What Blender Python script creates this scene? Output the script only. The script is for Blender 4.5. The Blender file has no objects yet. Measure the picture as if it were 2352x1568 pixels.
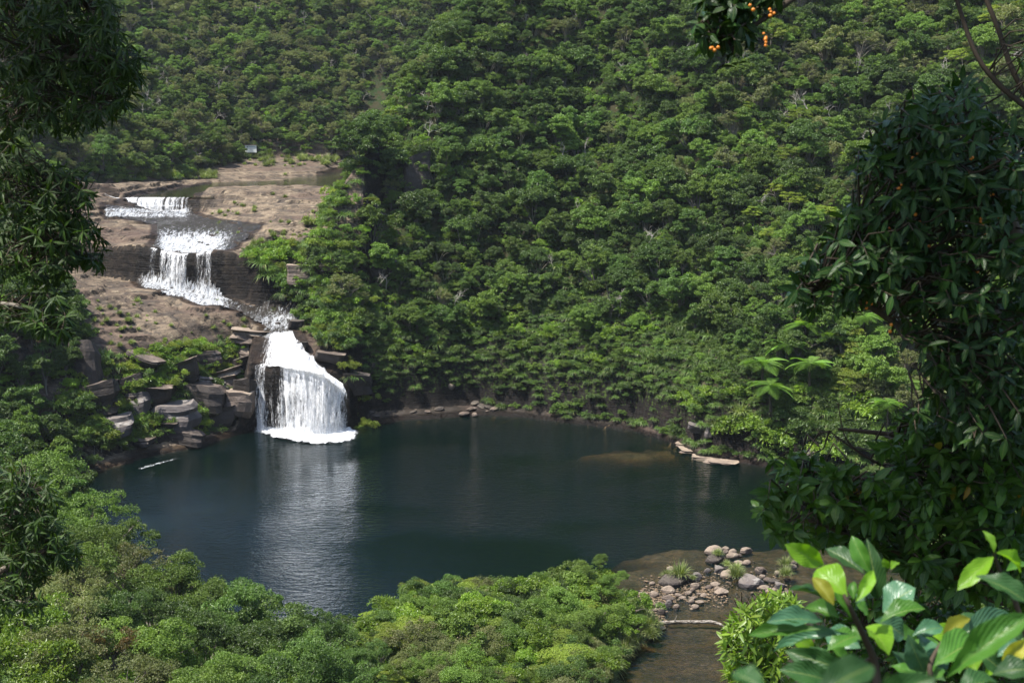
import bpy, math, random
import numpy as np
from mathutils import Vector, Matrix

rng = np.random.default_rng(7)
random.seed(7)
SC = bpy.context.scene
COL = SC.collection

# ------------------------------------------------------------------ camera
CAM_Z, PITCH, FPX = 55.0, math.radians(10.0), 3231.0      # photo measured at 2352 px width
cam_d = bpy.data.cameras.new("camera")
cam = bpy.data.objects.new("camera", cam_d)
COL.objects.link(cam)
cam.location = (0, 0, CAM_Z)
cam.rotation_euler = (math.radians(90) - PITCH, 0, 0)
cam_d.sensor_width = 36.0
cam_d.lens = 36.0 * FPX / 2352.0
cam_d.clip_start = 0.1
cam_d.clip_end = 3000
cam_d.dof.use_dof = True
cam_d.dof.focus_distance = 190.0
cam_d.dof.aperture_fstop = 9.0
SC.camera = cam

# ------------------------------------------------------------------ world + sun
SUN_DIR = Vector((-0.42, -0.16, 0.88)).normalized()         # towards the sun
world = bpy.data.worlds.new("World")
SC.world = world
world.use_nodes = True
wn = world.node_tree
for n in list(wn.nodes): wn.nodes.remove(n)
sky = wn.nodes.new("ShaderNodeTexSky")
sky.sky_type = 'NISHITA'
sky.sun_disc = False
sky.sun_elevation = math.asin(SUN_DIR.z)
sky.sun_rotation = math.atan2(SUN_DIR.x, SUN_DIR.y)
sky.air_density, sky.dust_density, sky.ozone_density = 1.0, 1.5, 1.0
bg = wn.nodes.new("ShaderNodeBackground")
bg.inputs[1].default_value = 0.14
wo = wn.nodes.new("ShaderNodeOutputWorld")
wn.links.new(sky.outputs[0], bg.inputs[0])
wn.links.new(bg.outputs[0], wo.inputs[0])
sun_d = bpy.data.lights.new("sun", 'SUN')
sun_d.energy = 5.0
sun_d.angle = math.radians(0.55)
sun_d.color = (1.0, 0.955, 0.88)
sun = bpy.data.objects.new("sun", sun_d)
COL.objects.link(sun)
sun.location = (-60, 20, 160)
sun.rotation_euler = SUN_DIR.to_track_quat('Z', 'Y').to_euler()
SC.view_settings.view_transform = 'Standard'
SC.view_settings.look = 'None'
SC.view_settings.exposure = 0.9
SC.view_settings.gamma = 1.0
SC.view_settings.use_curve_mapping = False
SC.render.engine = 'CYCLES'
SC.cycles.max_bounces = 8
SC.cycles.diffuse_bounces = 3
SC.cycles.glossy_bounces = 2
SC.cycles.transmission_bounces = 3
SC.cycles.transparent_max_bounces = 12
SC.cycles.volume_bounces = 0
SC.cycles.sample_clamp_indirect = 6
SC.cycles.caustics_reflective = False
SC.cycles.caustics_refractive = False

# ------------------------------------------------------------------ pixel <-> world at authoring time
CP, SP = math.cos(PITCH), math.sin(PITCH)
def ray(px, py):
    a = (np.asarray(px, float) - 1176.0) / FPX
    b = (784.0 - np.asarray(py, float)) / FPX
    return a, CP + b * SP, -SP + b * CP               # direction, forward component 1
def W(px, py, z):
    dx, dy, dz = ray(px, py)
    t = (z - CAM_Z) / dz
    return (float(dx * t), float(dy * t))
def WT(px, py, t):
    dx, dy, dz = ray(px, py)
    return Vector((float(dx * t), float(dy * t), float(CAM_Z + dz * t)))
def PX(x, y, z):
    f = y * CP - (z - CAM_Z) * SP
    u = y * SP + (z - CAM_Z) * CP
    f = np.maximum(f, 0.01)
    return 1176 + FPX * x / f, 784 - FPX * u / f, f

# ------------------------------------------------------------------ numpy noise
def _hash(ix, iy, s):
    h = (ix.astype(np.int64) * 374761393 + iy.astype(np.int64) * 668265263 + s * 974711) & 0x7fffffff
    h = ((h ^ (h >> 13)) * 1274126177) & 0x7fffffff
    return ((h ^ (h >> 16)) & 0xffff) / 65535.0
def vnoise(x, y, s=0):
    ix, iy = np.floor(x), np.floor(y)
    fx, fy = x - ix, y - iy
    fx, fy = fx * fx * (3 - 2 * fx), fy * fy * (3 - 2 * fy)
    a, b = _hash(ix, iy, s), _hash(ix + 1, iy, s)
    c, d = _hash(ix, iy + 1, s), _hash(ix + 1, iy + 1, s)
    return (a + (b - a) * fx) * (1 - fy) + (c + (d - c) * fx) * fy
def fbm(x, y, octv=4, s=0):
    v, a, t = 0, 0.5, 0
    for i in range(octv):
        v = v + a * (vnoise(x * 2 ** i + 17 * i, y * 2 ** i - 9 * i, s + i) - .5); a *= .55
    return v * 2
def sst(a, b, v):
    t = np.clip((v - a) / (b - a), 0, 1)
    return t * t * (3 - 2 * t)
def smin(a, b, k):
    h = np.clip(.5 + .5 * (b - a) / k, 0, 1)
    return b + (a - b) * h - k * h * (1 - h)
def smax(a, b, k): return -smin(-a, -b, k)
def polysd(P, x, y):
    """signed distance to polygon P, negative inside"""
    P = np.asarray(P, float)
    best = np.full(np.shape(x), 1e18); inside = np.zeros(np.shape(x), bool)
    for i in range(len(P)):
        ax, ay = P[i]; bx, by = P[(i + 1) % len(P)]
        ex, ey = bx - ax, by - ay
        t = np.clip(((x - ax) * ex + (y - ay) * ey) / (ex * ex + ey * ey + 1e-12), 0, 1)
        best = np.minimum(best, (x - ax - t * ex) ** 2 + (y - ay - t * ey) ** 2)
        c = ((ay > y) != (by > y)) & (x < (bx - ax) * (y - ay) / ((by - ay) if by != ay else 1e-12) + ax)
        inside ^= c
    d = np.sqrt(best)
    return np.where(inside, -d, d)
class RBF:
    """thin plate surface through control points (px, py, z) given as seen in the photograph"""
    def __init__(s, pts, world=False):
        P = np.array([(x, y, z) if world else (*W(x, y, z), z) for x, y, z in pts], float)
        s.c = P[:, :2] / 50; n = len(P)
        K = s.k(s.c[:, None, :] - s.c[None, :, :]) + np.eye(n) * 1e-3
        Q = np.hstack([np.ones((n, 1)), s.c])
        A = np.block([[K, Q], [Q.T, np.zeros((3, 3))]])
        s.w = np.linalg.solve(A, np.concatenate([P[:, 2], [0, 0, 0]])); s.n = n
    def k(s, d):
        r2 = (d ** 2).sum(-1) + 1e-12
        return .5 * r2 * np.log(r2)
    def __call__(s, x, y):
        x = np.asarray(x, float) / 50; y = np.asarray(y, float) / 50
        v = s.w[s.n] + s.w[s.n + 1] * x + s.w[s.n + 2] * y
        for i in range(s.n):
            r2 = (x - s.c[i, 0]) ** 2 + (y - s.c[i, 1]) ** 2 + 1e-12
            v = v + s.w[i] * .5 * r2 * np.log(r2)
        return v

# ------------------------------------------------------------------ terrain
POOL_PX = [(190,1110),(225,1085),(330,1052),(430,1032),(520,1006),(580,988),(600,984),(810,984),(850,974),
           (930,966),(1010,962),(1100,955),(1200,958),(1330,975),(1450,988),(1530,1012),(1600,1050),(1690,1062),
           (1800,1080),(1960,1110),(2080,1180),(2150,1290),(2150,1420),(2080,1568),(2050,1750),
           (1330,1750),(1400,1600),(1440,1490),(1505,1452),(1500,1415),(1440,1375),(1300,1400),(1100,1395),
           (950,1405),(850,1440),(700,1460),(500,1415),(340,1330),(240,1230),(195,1150)]
POOL = [W(a, b, 0) for a, b in POOL_PX]
RIVER_PX = [(120,455),(250,440),(330,432),(440,430),(455,424),(420,436),(440,452),(245,462),(330,470),(440,462),(445,438),(560,432),(700,436),
            (780,440),(860,440),(870,400),(850,380),(820,386),(770,398),(700,412),(640,418),(520,421),(400,428),(300,436)]
RIV_Z = 33.0
RIVER = [W(a, b, RIV_Z) for a, b in
         [(262,462),(330,447),(390,436),(470,423),(560,419),(640,417),(700,410),(760,397),(820,384),(870,370),
          (900,400),(850,432),(790,437),(740,430),(640,428),(520,433),(455,445),(438,462)]]
T1 = RBF([(0,640,25),(0,800,20),(130,620,23.3),(240,634,21.5),(160,790,16.5),(330,800,14.8),(480,830,12.8),(560,800,13.2),
          (340,660,20.3),(500,695,18.8),(600,750,15.5),(540,770,14.8),(640,740,15.5),(680,745,15.2),(620,775,15.0),
          (400,740,17.2),(250,720,18.8),(560,712,17.6),(720,760,14.9),(60,900,17)])
T2 = RBF([(100,540,28.3),(235,555,27.3),(345,570,26.8),(420,572,26.3),(500,575,26.7),(560,590,26.3),(600,620,24.3),(660,650,21.8),
          (250,500,30),(345,498,29.9),(435,492,29.9),(300,530,28.8),(440,530,28.4),(200,470,32.5),(560,500,30.2),(540,540,28.6),
          (640,480,31.7),(740,500,31.5),(700,560,29.3),(780,560,29.6),(640,545,28.9),(800,480,32.5),(480,441,33.5),(600,436,34.1),(660,437,33.8),
          (740,442,33.3),(790,446,33.2),(600,424,32.6),(740,424,32.6),(520,427,32.6),(600,405,33),(740,396,33),(500,465,32.0),(260,455,33.3),(860,470,34)])
NB = RBF([(120,440,35.2),(250,428,34.7),(350,424,33.6),(440,412,33.6),(500,395,34.6),(600,375,35.6),(700,380,34.9),(760,372,35.6),(820,358,36.8),
          (620,410,33.2),(700,405,33.2),(560,414,33.2),(860,350,37.5),(300,430,34.0)])
LIPX = [-140, -95, -76, -66, -53, -48, -42, -36, -20]
LIPY = [268, 265, 261.5, 257.5, 251.5, 251, 249, 246, 240]
XF_Y = [222, 228, 236, 246, 262, 300, 340, 420]
XF_X = [-22, -25, -32, -36.5, -35, -36.5, -32, -34]
CASC_A, CASC_B = W(243, 470, 31.5), W(437, 470, 31.5)       # upper cascade
def casc_y(x):
    return np.interp(x, [CASC_A[0] - 30, CASC_A[0], (CASC_A[0] + CASC_B[0]) / 2, CASC_B[0], CASC_B[0] + 6], [CASC_A[1] + 4, CASC_A[1], CASC_A[1] - .5, CASC_B[1], CASC_B[1] - 1])
SH = [(W(1640, 1330, 0), 15, 10, .2), (W(1500, 1450, 0), 22, 12, .35), (W(1600, 1560, 0), 25, 18, .5), (W(1470, 1036, 0), 14, 5.5, .25), (W(1800, 1300, 0), 18, 12, .3)]

YB_X, YB_Y = [-240, -120, -93, -82, -76, -44, 260], [250, 290, 317, 361, 405, 432, 432]
FARLAND = list(zip(YB_X, YB_Y)) + [(260, 800), (-240, 800)]
def yback(x): return np.interp(x, YB_X, YB_Y)
def terrain(x, y, fine=True):
    x = np.asarray(x, float); y = np.asarray(y, float)
    d = polysd(POOL, x, y)
    n1 = fbm(x / 22, y / 22, 4, 3); n2 = fbm(x / 5, y / 5, 4, 9); n3 = fbm(x / 1.3, y / 1.3, 3, 21)
    # pool floor
    deep = -np.minimum(7.5, 0.35 + (-d) * np.where(y > 185, 2.6, .9)) + n2 * .3
    m = np.zeros_like(x)
    for (c, rx, ry, dep) in SH:
        k = np.exp(-(((x - c[0]) / rx) ** 2 + ((y - c[1]) / ry) ** 2) ** 1.3 + n2 * .5)
        k = np.clip(k, 0, 1)
        tgt = -dep + n2 * .35 + n3 * .12
        deep = tgt + (deep - tgt) * (1 - k) ** 2.6
    # rock terraces
    dn = d + n2 * .8 + n3 * .35
    t1 = T1(x, y) + n2 * .55 + n3 * .18
    t1 = np.clip(t1, 8, 30)
    t2 = np.clip(T2(x, y), 20, 35.5) + n2 * .35 + n3 * .12
    ly = np.interp(x, LIPX, LIPY) + n2 * .5
    k2 = sst(-.7, .6, y - ly)
    cs = sst(-.9, .5, y - casc_y(x)) * sst(CASC_B[0] + 7, CASC_B[0] + .5, x)
    cs0 = sst(-9, 9, y - casc_y(x)) * sst(CASC_B[0] + 7, CASC_B[0] + .5, x)
    t2 = t2 + (cs - cs0) * 2.2
    step_a = t1 * (1 - k2) + t2 * k2
    dr = polysd(RIVER, x, y)
    nb = NB(x, y) + n2 * .35 + n3 * .1
    kb = sst(-2, 6, y - np.interp(x, [-110, -92, -82, -70, -42], [300, 306, 345, 362, 402]))
    nbm = np.clip(nb, 32.6, 38.5)
    t = step_a * (1 - kb) + nbm * kb
    t = np.where(dr < 6, np.minimum(t, RIV_Z + .10 + np.maximum(dr, -6) * .55 + n3 * .06), t)
    fd = np.maximum(0, -polysd(FARLAND, x, y))
    yb = yback(x)
    far = fd * .72 + sst(0, 5, fd) * 1.2 + n1 * 7 * sst(0, 35, fd)
    # blocky strata
    q = .95
    zz = (t + n1 * 1.2) / q
    f = zz - np.floor(zz)
    ts = (np.floor(zz) + sst(.30, .52, f)) * q - n1 * 1.2
    am = .88 * sst(-.35, .15, n2) * (1 - kb * .5)
    t = t * (1 - am) + ts * am
    cr = np.abs(fbm(x / 3.2, y / 1.6, 3, 61)); t = t - .42 * sst(.07, 0, cr) * (1 - kb) * sst(-.2, .2, n1 + .1)
    t = np.where(x < -40, t + far, t)
    # left hill beside the ledges
    xl = np.interp(y, [150, 215, 260, 300, 340, 400], [-80, -78, -90, -97, -110, -125])
    left = t + 26 * (1 - np.exp(-np.maximum(0, xl - x) * .8 / 26))
    t = np.maximum(t, left)
    # west flank of the promontory
    xf = np.interp(y, XF_Y, XF_X) + n2 * 1.2
    hw = t + np.maximum(0, x - xf) * 1.9
    hw = np.minimum(hw, 31 + (x + 36) * 1.45 + np.maximum(0, y - 300) * .1 + 200 * sst(20, 90, x))
    t = np.where(x > xf, np.maximum(hw, np.minimum(t, 34)), t)
    # front faces rising from the pool
    pf_fall = np.interp(dn, [-9, 0, .5, 1.2, 2.4, 4, 5.5, 8, 40, 400], [-6, -.3, .4, 8.8, 10.8, 12.8, 14.4, 16, 60, 400])
    pf_left = np.interp(dn, [-9, 0, .6, 2.6, 4.0, 6.2, 7.4, 10, 16, 60, 400], [-6, -.4, .5, 1.1, 4.4, 5.4, 9.2, 12, 20, 90, 600])
    ff = np.interp(x, [-24, -17, -1, 14, 45, 75, 140], [0, 7, 0, -9, 6, 2, -6]) * sst(6, 60, d)
    wd = np.interp(x, [-25, -8, 6, 20], [1.0, 1.0, .45, .3])
    pf_right = np.interp(np.where(dn > 0, dn + (1 - wd) * np.minimum(dn, 2) * 1.6, dn), [-9, 0, .6, 3.4, 4.2, 5.2, 8, 14, 300], [-6, -.4, .4, 1.2, 4.5, 8.0, 12.5, 19, 295]) + ff + n1 * 5 * sst(8, 30, d)
    pf_east = np.interp(dn, [-9, 0, 2, 8, 20, 30, 300], [-6, -.4, .6, 2, 6, 14, 260]) + ff + n1 * 4 * sst(8, 30, d)
    wl = sst(-43.5, -46, x)
    wr = sst(-27, -24, x)
    we = sst(22, 80, x)
    pf = pf_fall * (1 - wl) + pf_left * wl
    pf = pf * (1 - wr) + pf_right * wr
    pf = pf * (1 - we) + pf_east * we
    north = smin(pf, t + 300 * sst(-12, 20, x), .8)
    # far forested slope
    north = np.maximum(north, np.where((y > yb) & (x > -60), 36.5 + far, -50))
    north = smin(north, 128 + n1 * 10, 20)
    # south + left banks
    lowb = np.interp(d, [-9, 0, 3, 12, 40, 300], [-6, -.2, .7, 2.2, 5, 20]) + n1 * 1.2 * sst(2, 20, d)
    lb = np.interp(dn, [-9, 0, 4, 12, 40, 300], [-6, -.2, 1.5, 6, 24, 150]) + n1 * 3 * sst(6, 30, d)
    kl = sst(-38, -62, x)
    kr = sst(38, 52, x)
    south = lowb * (1 - kl) + lb * kl
    south = south * (1 - kr) + lb * kr
    camh = (86 - y) * .50 + n1 * 1.5
    south = smax(south, np.minimum(camh, 44), 3)
    kn = sst(172, 186, y + np.interp(x, [-80, -60, 60, 100], [-24, -20, -10, 15]))
    land = south * (1 - kn) + north * kn
    land = np.where(kn > .99, north, land)
    h = np.where(d > 0, np.maximum(land, -.1 + 0 * d), np.minimum(deep, land + 100))
    h = np.where((d <= 0) & (d > -1.2), deep * sst(0, 1.2, -d) + (1 - sst(0, 1.2, -d)) * np.minimum(land, .2), h)
    return h
def TZ(x, y): return float(terrain(np.array([x]), np.array([y]))[0])
def hit(px, py, t0=90.0, t1=520.0, lift=0.0):
    """where the line of sight through (px,py) meets the ground"""
    dx, dy, dz = ray(px, py)
    t = np.linspace(t0, t1, 1400)
    z = CAM_Z + dz * t
    g = np.maximum(terrain(dx * t, dy * t), 0.0)
    b = np.nonzero(z < g)[0]
    i = b[0] if len(b) else len(t) - 1
    return Vector((float(dx * t[i]), float(dy * t[i]), float(g[i]) + lift))

# ------------------------------------------------------------------ mesh + object helpers
def mesh_np(name, V, Q=None, T=None, mats=(), mi=None, smooth=True, attrs=None, uv=None):
    me = bpy.data.meshes.new(name)
    V = np.asarray(V, np.float32)
    loops, starts, tot = [], [], 0
    if Q is not None and len(Q):
        Q = np.asarray(Q, np.int32); loops.append(Q.ravel()); starts.append(np.arange(len(Q)) * 4); tot = len(Q) * 4
    if T is not None and len(T):
        T = np.asarray(T, np.int32); loops.append(T.ravel()); starts.append(tot + np.arange(len(T)) * 3)
    L = np.concatenate(loops); S = np.concatenate(starts)
    me.vertices.add(len(V)); me.vertices.foreach_set("co", V.ravel())
    me.loops.add(len(L)); me.loops.foreach_set("vertex_index", L.astype(np.int32))
    me.polygons.add(len(S)); me.polygons.foreach_set("loop_start", S.astype(np.int32))
    for m in mats: me.materials.append(m)
    if mi is not None: me.polygons.foreach_set("material_index", np.asarray(mi, np.int32))
    me.polygons.foreach_set("use_smooth", np.full(len(S), bool(smooth)))
    if attrs:
        for k, (dom, a) in attrs.items():
            at = me.attributes.new(k, 'FLOAT', dom); at.data.foreach_set("value", np.asarray(a, np.float32))
    if uv is not None:
        u = me.uv_layers.new(name="UVMap"); u.data.foreach_set("uv", np.asarray(uv, np.float32)[L].ravel())
    me.update(calc_edges=True)
    me.validate()
    return me
def link(name, data, parent=None, loc=None, kind=None, label=None, cat=None, group=None):
    o = bpy.data.objects.new(name, data)
    COL.objects.link(o)
    if parent is not None: o.parent = parent
    if loc is not None: o.location = loc
    if kind: o['kind'] = kind
    if label: o['label'] = label
    if cat: o['category'] = cat
    if group: o['group'] = group
    return o
def grid_mesh(name, xs, ys, zf, mats, keep=None, attrs_f=None, smooth=True):
    X, Y = np.meshgrid(xs, ys)
    Z = zf(X, Y)
    V = np.stack([X.ravel(), Y.ravel(), Z.ravel()], 1)
    nx, ny = len(xs), len(ys)
    i = np.arange((ny - 1) * (nx - 1)); r, c = i // (nx - 1), i % (nx - 1)
    a = r * nx + c
    Q = np.stack([a, a + 1, a + nx + 1, a + nx], 1)
    K = None
    if keep is not None:
        K = keep(X, Y, Z).ravel()
        Q = Q[K[Q].all(1)]
        used = np.unique(Q); mp = np.full(len(V), -1); mp[used] = np.arange(len(used))
        V = V[used]; Q = mp[Q]
    at = None
    if attrs_f:
        at = {k: ('POINT', f(V[:, 0], V[:, 1], V[:, 2])) for k, f in attrs_f.items()}
    return mesh_np(name, V, Q=Q, mats=mats, smooth=smooth, attrs=at)
def tube(pts, radii, n=6):
    pts = [Vector(p) for p in pts]; V, Q = [], []
    prev = None
    for i, p in enumerate(pts):
        t = (pts[min(i + 1, len(pts) - 1)] - pts[max(i - 1, 0)]).normalized()
        if prev is None: u = t.orthogonal().normalized()
        else: u = (prev - t * prev.dot(t)).normalized()
        prev = u; w = t.cross(u)
        for k in range(n):
            a = 2 * math.pi * k / n
            V.append(p + (u * math.cos(a) + w * math.sin(a)) * radii[i])
    for i in range(len(pts) - 1):
        for k in range(n):
            a = i * n + k; b = i * n + (k + 1) % n
            Q.append((a, b, b + n, a + n))
    return [tuple(v) for v in V], Q
class Acc:
    def __init__(s): s.V = []; s.Q = []; s.T = []; s.n = 0; s.mq = []; s.mt = []; s.tq = []; s.tt = []
    def add(s, V, Q=(), T=(), m=0, tint=0.5):
        V = np.asarray(V, float).reshape(-1, 3)
        Q = np.asarray(Q, int).reshape(-1, 4); T = np.asarray(T, int).reshape(-1, 3)
        s.V.append(V); s.Q.append(Q + s.n); s.T.append(T + s.n)
        s.mq.append(np.full(len(Q), m)); s.mt.append(np.full(len(T), m))
        arr = np.ndim(tint) > 0
        s.tq.append(np.asarray(tint) if arr else np.full(len(Q), tint)); s.tt.append(np.full(len(T), .5 if arr else tint))
        s.n += len(V)
    def mesh(s, name, mats, smooth=True):
        V = np.concatenate(s.V); Q = np.concatenate(s.Q); T = np.concatenate(s.T)
        mi = np.concatenate([np.concatenate(s.mq), np.concatenate(s.mt)])
        ti = np.concatenate([np.concatenate(s.tq), np.concatenate(s.tt)])
        return mesh_np(name, V, Q, T, mats, mi, smooth, {'tint': ('FACE', ti)})

# ------------------------------------------------------------------ material helpers
class NT:
    def __init__(s, name):
        s.m = bpy.data.materials.new(name); s.m.use_nodes = True
        s.t = s.m.node_tree
        for n in list(s.t.nodes): s.t.nodes.remove(n)
        s.out = s.N("ShaderNodeOutputMaterial")
    def N(s, typ, **kw):
        n = s.t.nodes.new(typ)
        for k, v in kw.items(): setattr(n, k, v)
        return n
    def L(s, a, b): s.t.links.new(a, b)
    def put(s, sock, v):
        if hasattr(v, 'links') or isinstance(v, bpy.types.NodeSocket): s.L(v, sock)
        elif v is not None:
            try: sock.default_value = v
            except Exception: sock.default_value = (*v, 1)
    def noise(s, vec, scale, detail=4, rough=.55, dist=0):
        n = s.N("ShaderNodeTexNoise"); s.put(n.inputs['Vector'], vec)
        n.inputs['Scale'].default_value = scale; n.inputs['Detail'].default_value = detail
        n.inputs['Roughness'].default_value = rough; n.inputs['Distortion'].default_value = dist
        return n.outputs[0]
    def map(s, vec, sc=(1, 1, 1), loc=(0, 0, 0)):
        n = s.N("ShaderNodeMapping"); s.put(n.inputs[0], vec)
        n.inputs['Scale'].default_value = sc; n.inputs['Location'].default_value = loc
        return n.outputs[0]
    def ramp(s, v, a, b, lo=0., hi=1.):
        n = s.N("ShaderNodeMapRange", interpolation_type='SMOOTHSTEP'); s.put(n.inputs[0], v)
        n.inputs[1].default_value = a; n.inputs[2].default_value = b
        n.inputs[3].default_value = lo; n.inputs[4].default_value = hi
        return n.outputs[0]
    def math(s, op, a, b=None):
        n = s.N("ShaderNodeMath", operation=op); s.put(n.inputs[0], a)
        if b is not None: s.put(n.inputs[1], b)
        return n.outputs[0]
    def mix(s, f, a, b, typ='MIX'):
        n = s.N("ShaderNodeMixRGB", blend_type=typ); s.put(n.inputs[0], f); s.put(n.inputs[1], a); s.put(n.inputs[2], b)
        return n.outputs[0]
    def attr(s, name):
        return s.N("ShaderNodeAttribute", attribute_name=name).outputs['Fac']
    def pos(s): return s.N("ShaderNodeNewGeometry").outputs['Position']
    def obj(s): return s.N("ShaderNodeTexCoord").outputs['Object']
    def bump(s, h, strength=.5, dist=.1):
        n = s.N("ShaderNodeBump"); s.put(n.inputs['Height'], h)
        n.inputs['Strength'].default_value = strength; n.inputs['Distance'].default_value = dist
        return n.outputs[0]
    def bsdf(s, col, rough=.6, spec=.5, normal=None, **kw):
        n = s.N("ShaderNodeBsdfPrincipled"); s.put(n.inputs['Base Color'], col)
        s.put(n.inputs['Roughness'], rough); s.put(n.inputs['Specular IOR Level'], spec)
        if normal is not None: s.L(normal, n.inputs['Normal'])
        for k, v in kw.items(): s.put(n.inputs[k], v)
        return n.outputs[0]
    def mixs(s, f, a, b):
        n = s.N("ShaderNodeMixShader"); s.put(n.inputs[0], f); s.L(a, n.inputs[1]); s.L(b, n.inputs[2]); return n.outputs[0]
    def done(s, sh, vol=None):
        s.L(sh, s.out.inputs['Surface'])
        if vol is not None: s.L(vol, s.out.inputs['Volume'])
        return s.m

def rock_mat(name, base_a, base_b, dark=(.055, .045, .04), pale=(.46, .385, .29), stain_shade=.55, objspace=False, wet=True, moss=True):
    t = NT(name); p = t.obj() if objspace else t.pos()
    n1 = t.noise(p, .12, 5, .6); n2 = t.noise(p, .9, 6, .65); n3 = t.noise(p, 5.0, 5, .65)
    strat = t.noise(t.map(p, (.12, .12, 2.6)), 1.0, 5, .6)
    c = t.mix(t.ramp(n1, .40, .60), base_a, base_b)
    c = t.mix(t.math('MULTIPLY', t.ramp(n2, .52, .66), .7), c, pale)
    c = t.mix(t.math('MULTIPLY', t.ramp(strat, .50, .62), .55), c, dark)
    c = t.mix(t.math('MULTIPLY', t.ramp(n3, .52, .64), .7), c, dark)
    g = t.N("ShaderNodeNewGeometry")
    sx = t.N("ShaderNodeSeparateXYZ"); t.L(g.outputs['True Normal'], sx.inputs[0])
    if not objspace:
        vo = t.N("ShaderNodeTexVoronoi", feature='DISTANCE_TO_EDGE'); t.put(vo.inputs['Vector'], t.mix(.12, t.map(p, (.22, .5, .9)), t.N("ShaderNodeTexNoise").outputs[1])); vo.inputs['Scale'].default_value = 1.0
        crack = t.ramp(vo.outputs['Distance'], .0, .05, 1, 0)
        c = t.mix(t.math('MULTIPLY', crack, t.ramp(n1, .35, .6)), c, (.03, .025, .022))
        big = t.noise(t.map(p, (1, 1, 1), (40, 7, 3)), .07, 4, .6)
        c = t.mix(t.ramp(big, .46, .60, 0, .6), c, (.10, .068, .055))
        wth = t.noise(t.map(p, (1, 1, 1), (5, 90, 3)), .33, 6, .7)
        c = t.mix(t.ramp(wth, .50, .60, 0, .72), c, (.055, .047, .040))
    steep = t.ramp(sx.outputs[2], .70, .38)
    c = t.mix(t.math('MULTIPLY', steep, t.ramp(n2, .3, .6, stain_shade + .2, .96)), c, (.012, .0105, .0095) if not objspace else dark)  # algae stain plus overhang shade, both painted dark on steep faces
    rough = .85
    if wet:
        w = t.attr('wet')
        w = t.ramp(t.math('ADD', w, t.math('MULTIPLY', t.math('SUBTRACT', n2, .5), .7)), .35, .75)
        c = t.mix(w, c, t.mix(1.0, c, (.24, .21, .19), 'MULTIPLY'))
        rough = t.ramp(w, 0, 1, .85, .35)
    if moss:
        mo = t.attr('moss')
        mo = t.ramp(t.math('ADD', mo, t.math('MULTIPLY', t.math('SUBTRACT', t.noise(p, 1.7, 5, .7), .5), 1.6)), .45, .7)
        c = t.mix(mo, c, (.055, .085, .018))
    h = t.math('ADD', t.math('MULTIPLY', n2, 1.2), t.math('ADD', t.math('MULTIPLY', n3, .45), t.math('MULTIPLY', strat, 1.0)))
    return t.done(t.bsdf(c, rough, .3 if objspace else .12, t.bump(h, .9, .35)))
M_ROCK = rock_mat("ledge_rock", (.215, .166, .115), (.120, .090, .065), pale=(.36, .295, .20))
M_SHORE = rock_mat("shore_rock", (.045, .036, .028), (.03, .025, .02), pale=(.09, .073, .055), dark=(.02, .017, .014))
t = NT("forest_floor"); p = t.pos()
M_SOIL = t.done(t.bsdf(t.mix(t.ramp(t.noise(p, .5, 5), .4, .6), (.035, .032, .016), (.02, .035, .01)), .9, .1, t.bump(t.noise(p, 2, 4), .6, .3)))
t = NT("pool_bed"); p = t.pos()
vor = t.N("ShaderNodeTexVoronoi"); t.put(vor.inputs['Vector'], t.map(p, (1.1, 1.1, 1.1))); vor.inputs['Scale'].default_value = 1.0
c = t.mix(t.ramp(t.noise(p, .35, 5, .6), .4, .62), (.13, .088, .042), (.07, .055, .028))
c = t.mix(t.ramp(t.noise(p, 1.6, 6, .7), .48, .62), c, (.035, .028, .015))
c = t.mix(t.ramp(vor.outputs['Distance'], .12, .3, .6, 0.), c, (.19, .145, .09))
M_BED = t.done(t.bsdf(c, .8, .2, t.bump(t.noise(p, 2, 4), .6, .2)))
# ------------------------------------------------------------------ ground sheets
RX0, RX1, RY0, RY1 = -95.0, -20.0, 196.0, 442.0
def wetf(x, y, z):
    w = np.zeros_like(x)
    w = np.maximum(w, 1 - sst(0.2, 1.3, z) * 1.0)                        # at pool level
    dr = polysd(RIVER, x, y); w = np.maximum(w, 1 - sst(.3, 2.5, dr))
    for P in WETP:
        dd = polysd(P, x, y); w = np.maximum(w, .95 - sst(0, 2.6, dd) * .95)
    return w
def mossf(x, y, z):
    d = polysd(POOL, x, y)
    m = .38 * sst(3, 5, d) * sst(16, 11, d) * sst(-45, -50, x)            # left slope
    m = np.maximum(m, .62 * sst(-28, -22, x) * sst(3, 6, z))
    m = np.maximum(m, .55 * sst(RX0 + 14, RX0 + 4, x + (y - 240) * .12))
    m = np.maximum(m, .22 + 0 * x)
    return m
S1_PX = [(455,700),(330,660),(312,648),(345,640),(420,655),(500,678),(560,700),(610,712),(655,722),(690,735),(672,770),(600,775),(612,750),(560,722)]
S2_PX = [(240,470),(440,464),(450,492),(480,500),(560,512),(600,516),(575,535),(520,575),(500,577),(343,574),(358,548),(360,515),(290,500),(240,497)]
def hpoly(P): return [tuple(hit(a, b, 200)[:2]) for a, b in P]
WETP = []
S1W, S2W = hpoly(S1_PX), hpoly(S2_PX)
WETP = [S1W, S2W]
FALLW = [tuple(W(a, b, z)) for a, b, z in [(585,985,0),(815,985,0),(800,870,7.5),(760,840,10),(700,790,14),(680,760,15),(595,760,15.3),(585,830,11)]]
WETP.append([(x, y) for x, y in FALLW])

xs = np.arange(RX0, RX1 + .01, .36); ys = np.arange(RY0, 300, .36)
ys = np.concatenate([ys, np.arange(ys[-1] + .45, RY1, .5)])
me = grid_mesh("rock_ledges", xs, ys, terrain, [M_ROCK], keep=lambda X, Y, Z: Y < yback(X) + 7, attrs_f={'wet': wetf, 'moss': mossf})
o = link("rock_ledges", me, kind='structure')
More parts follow.
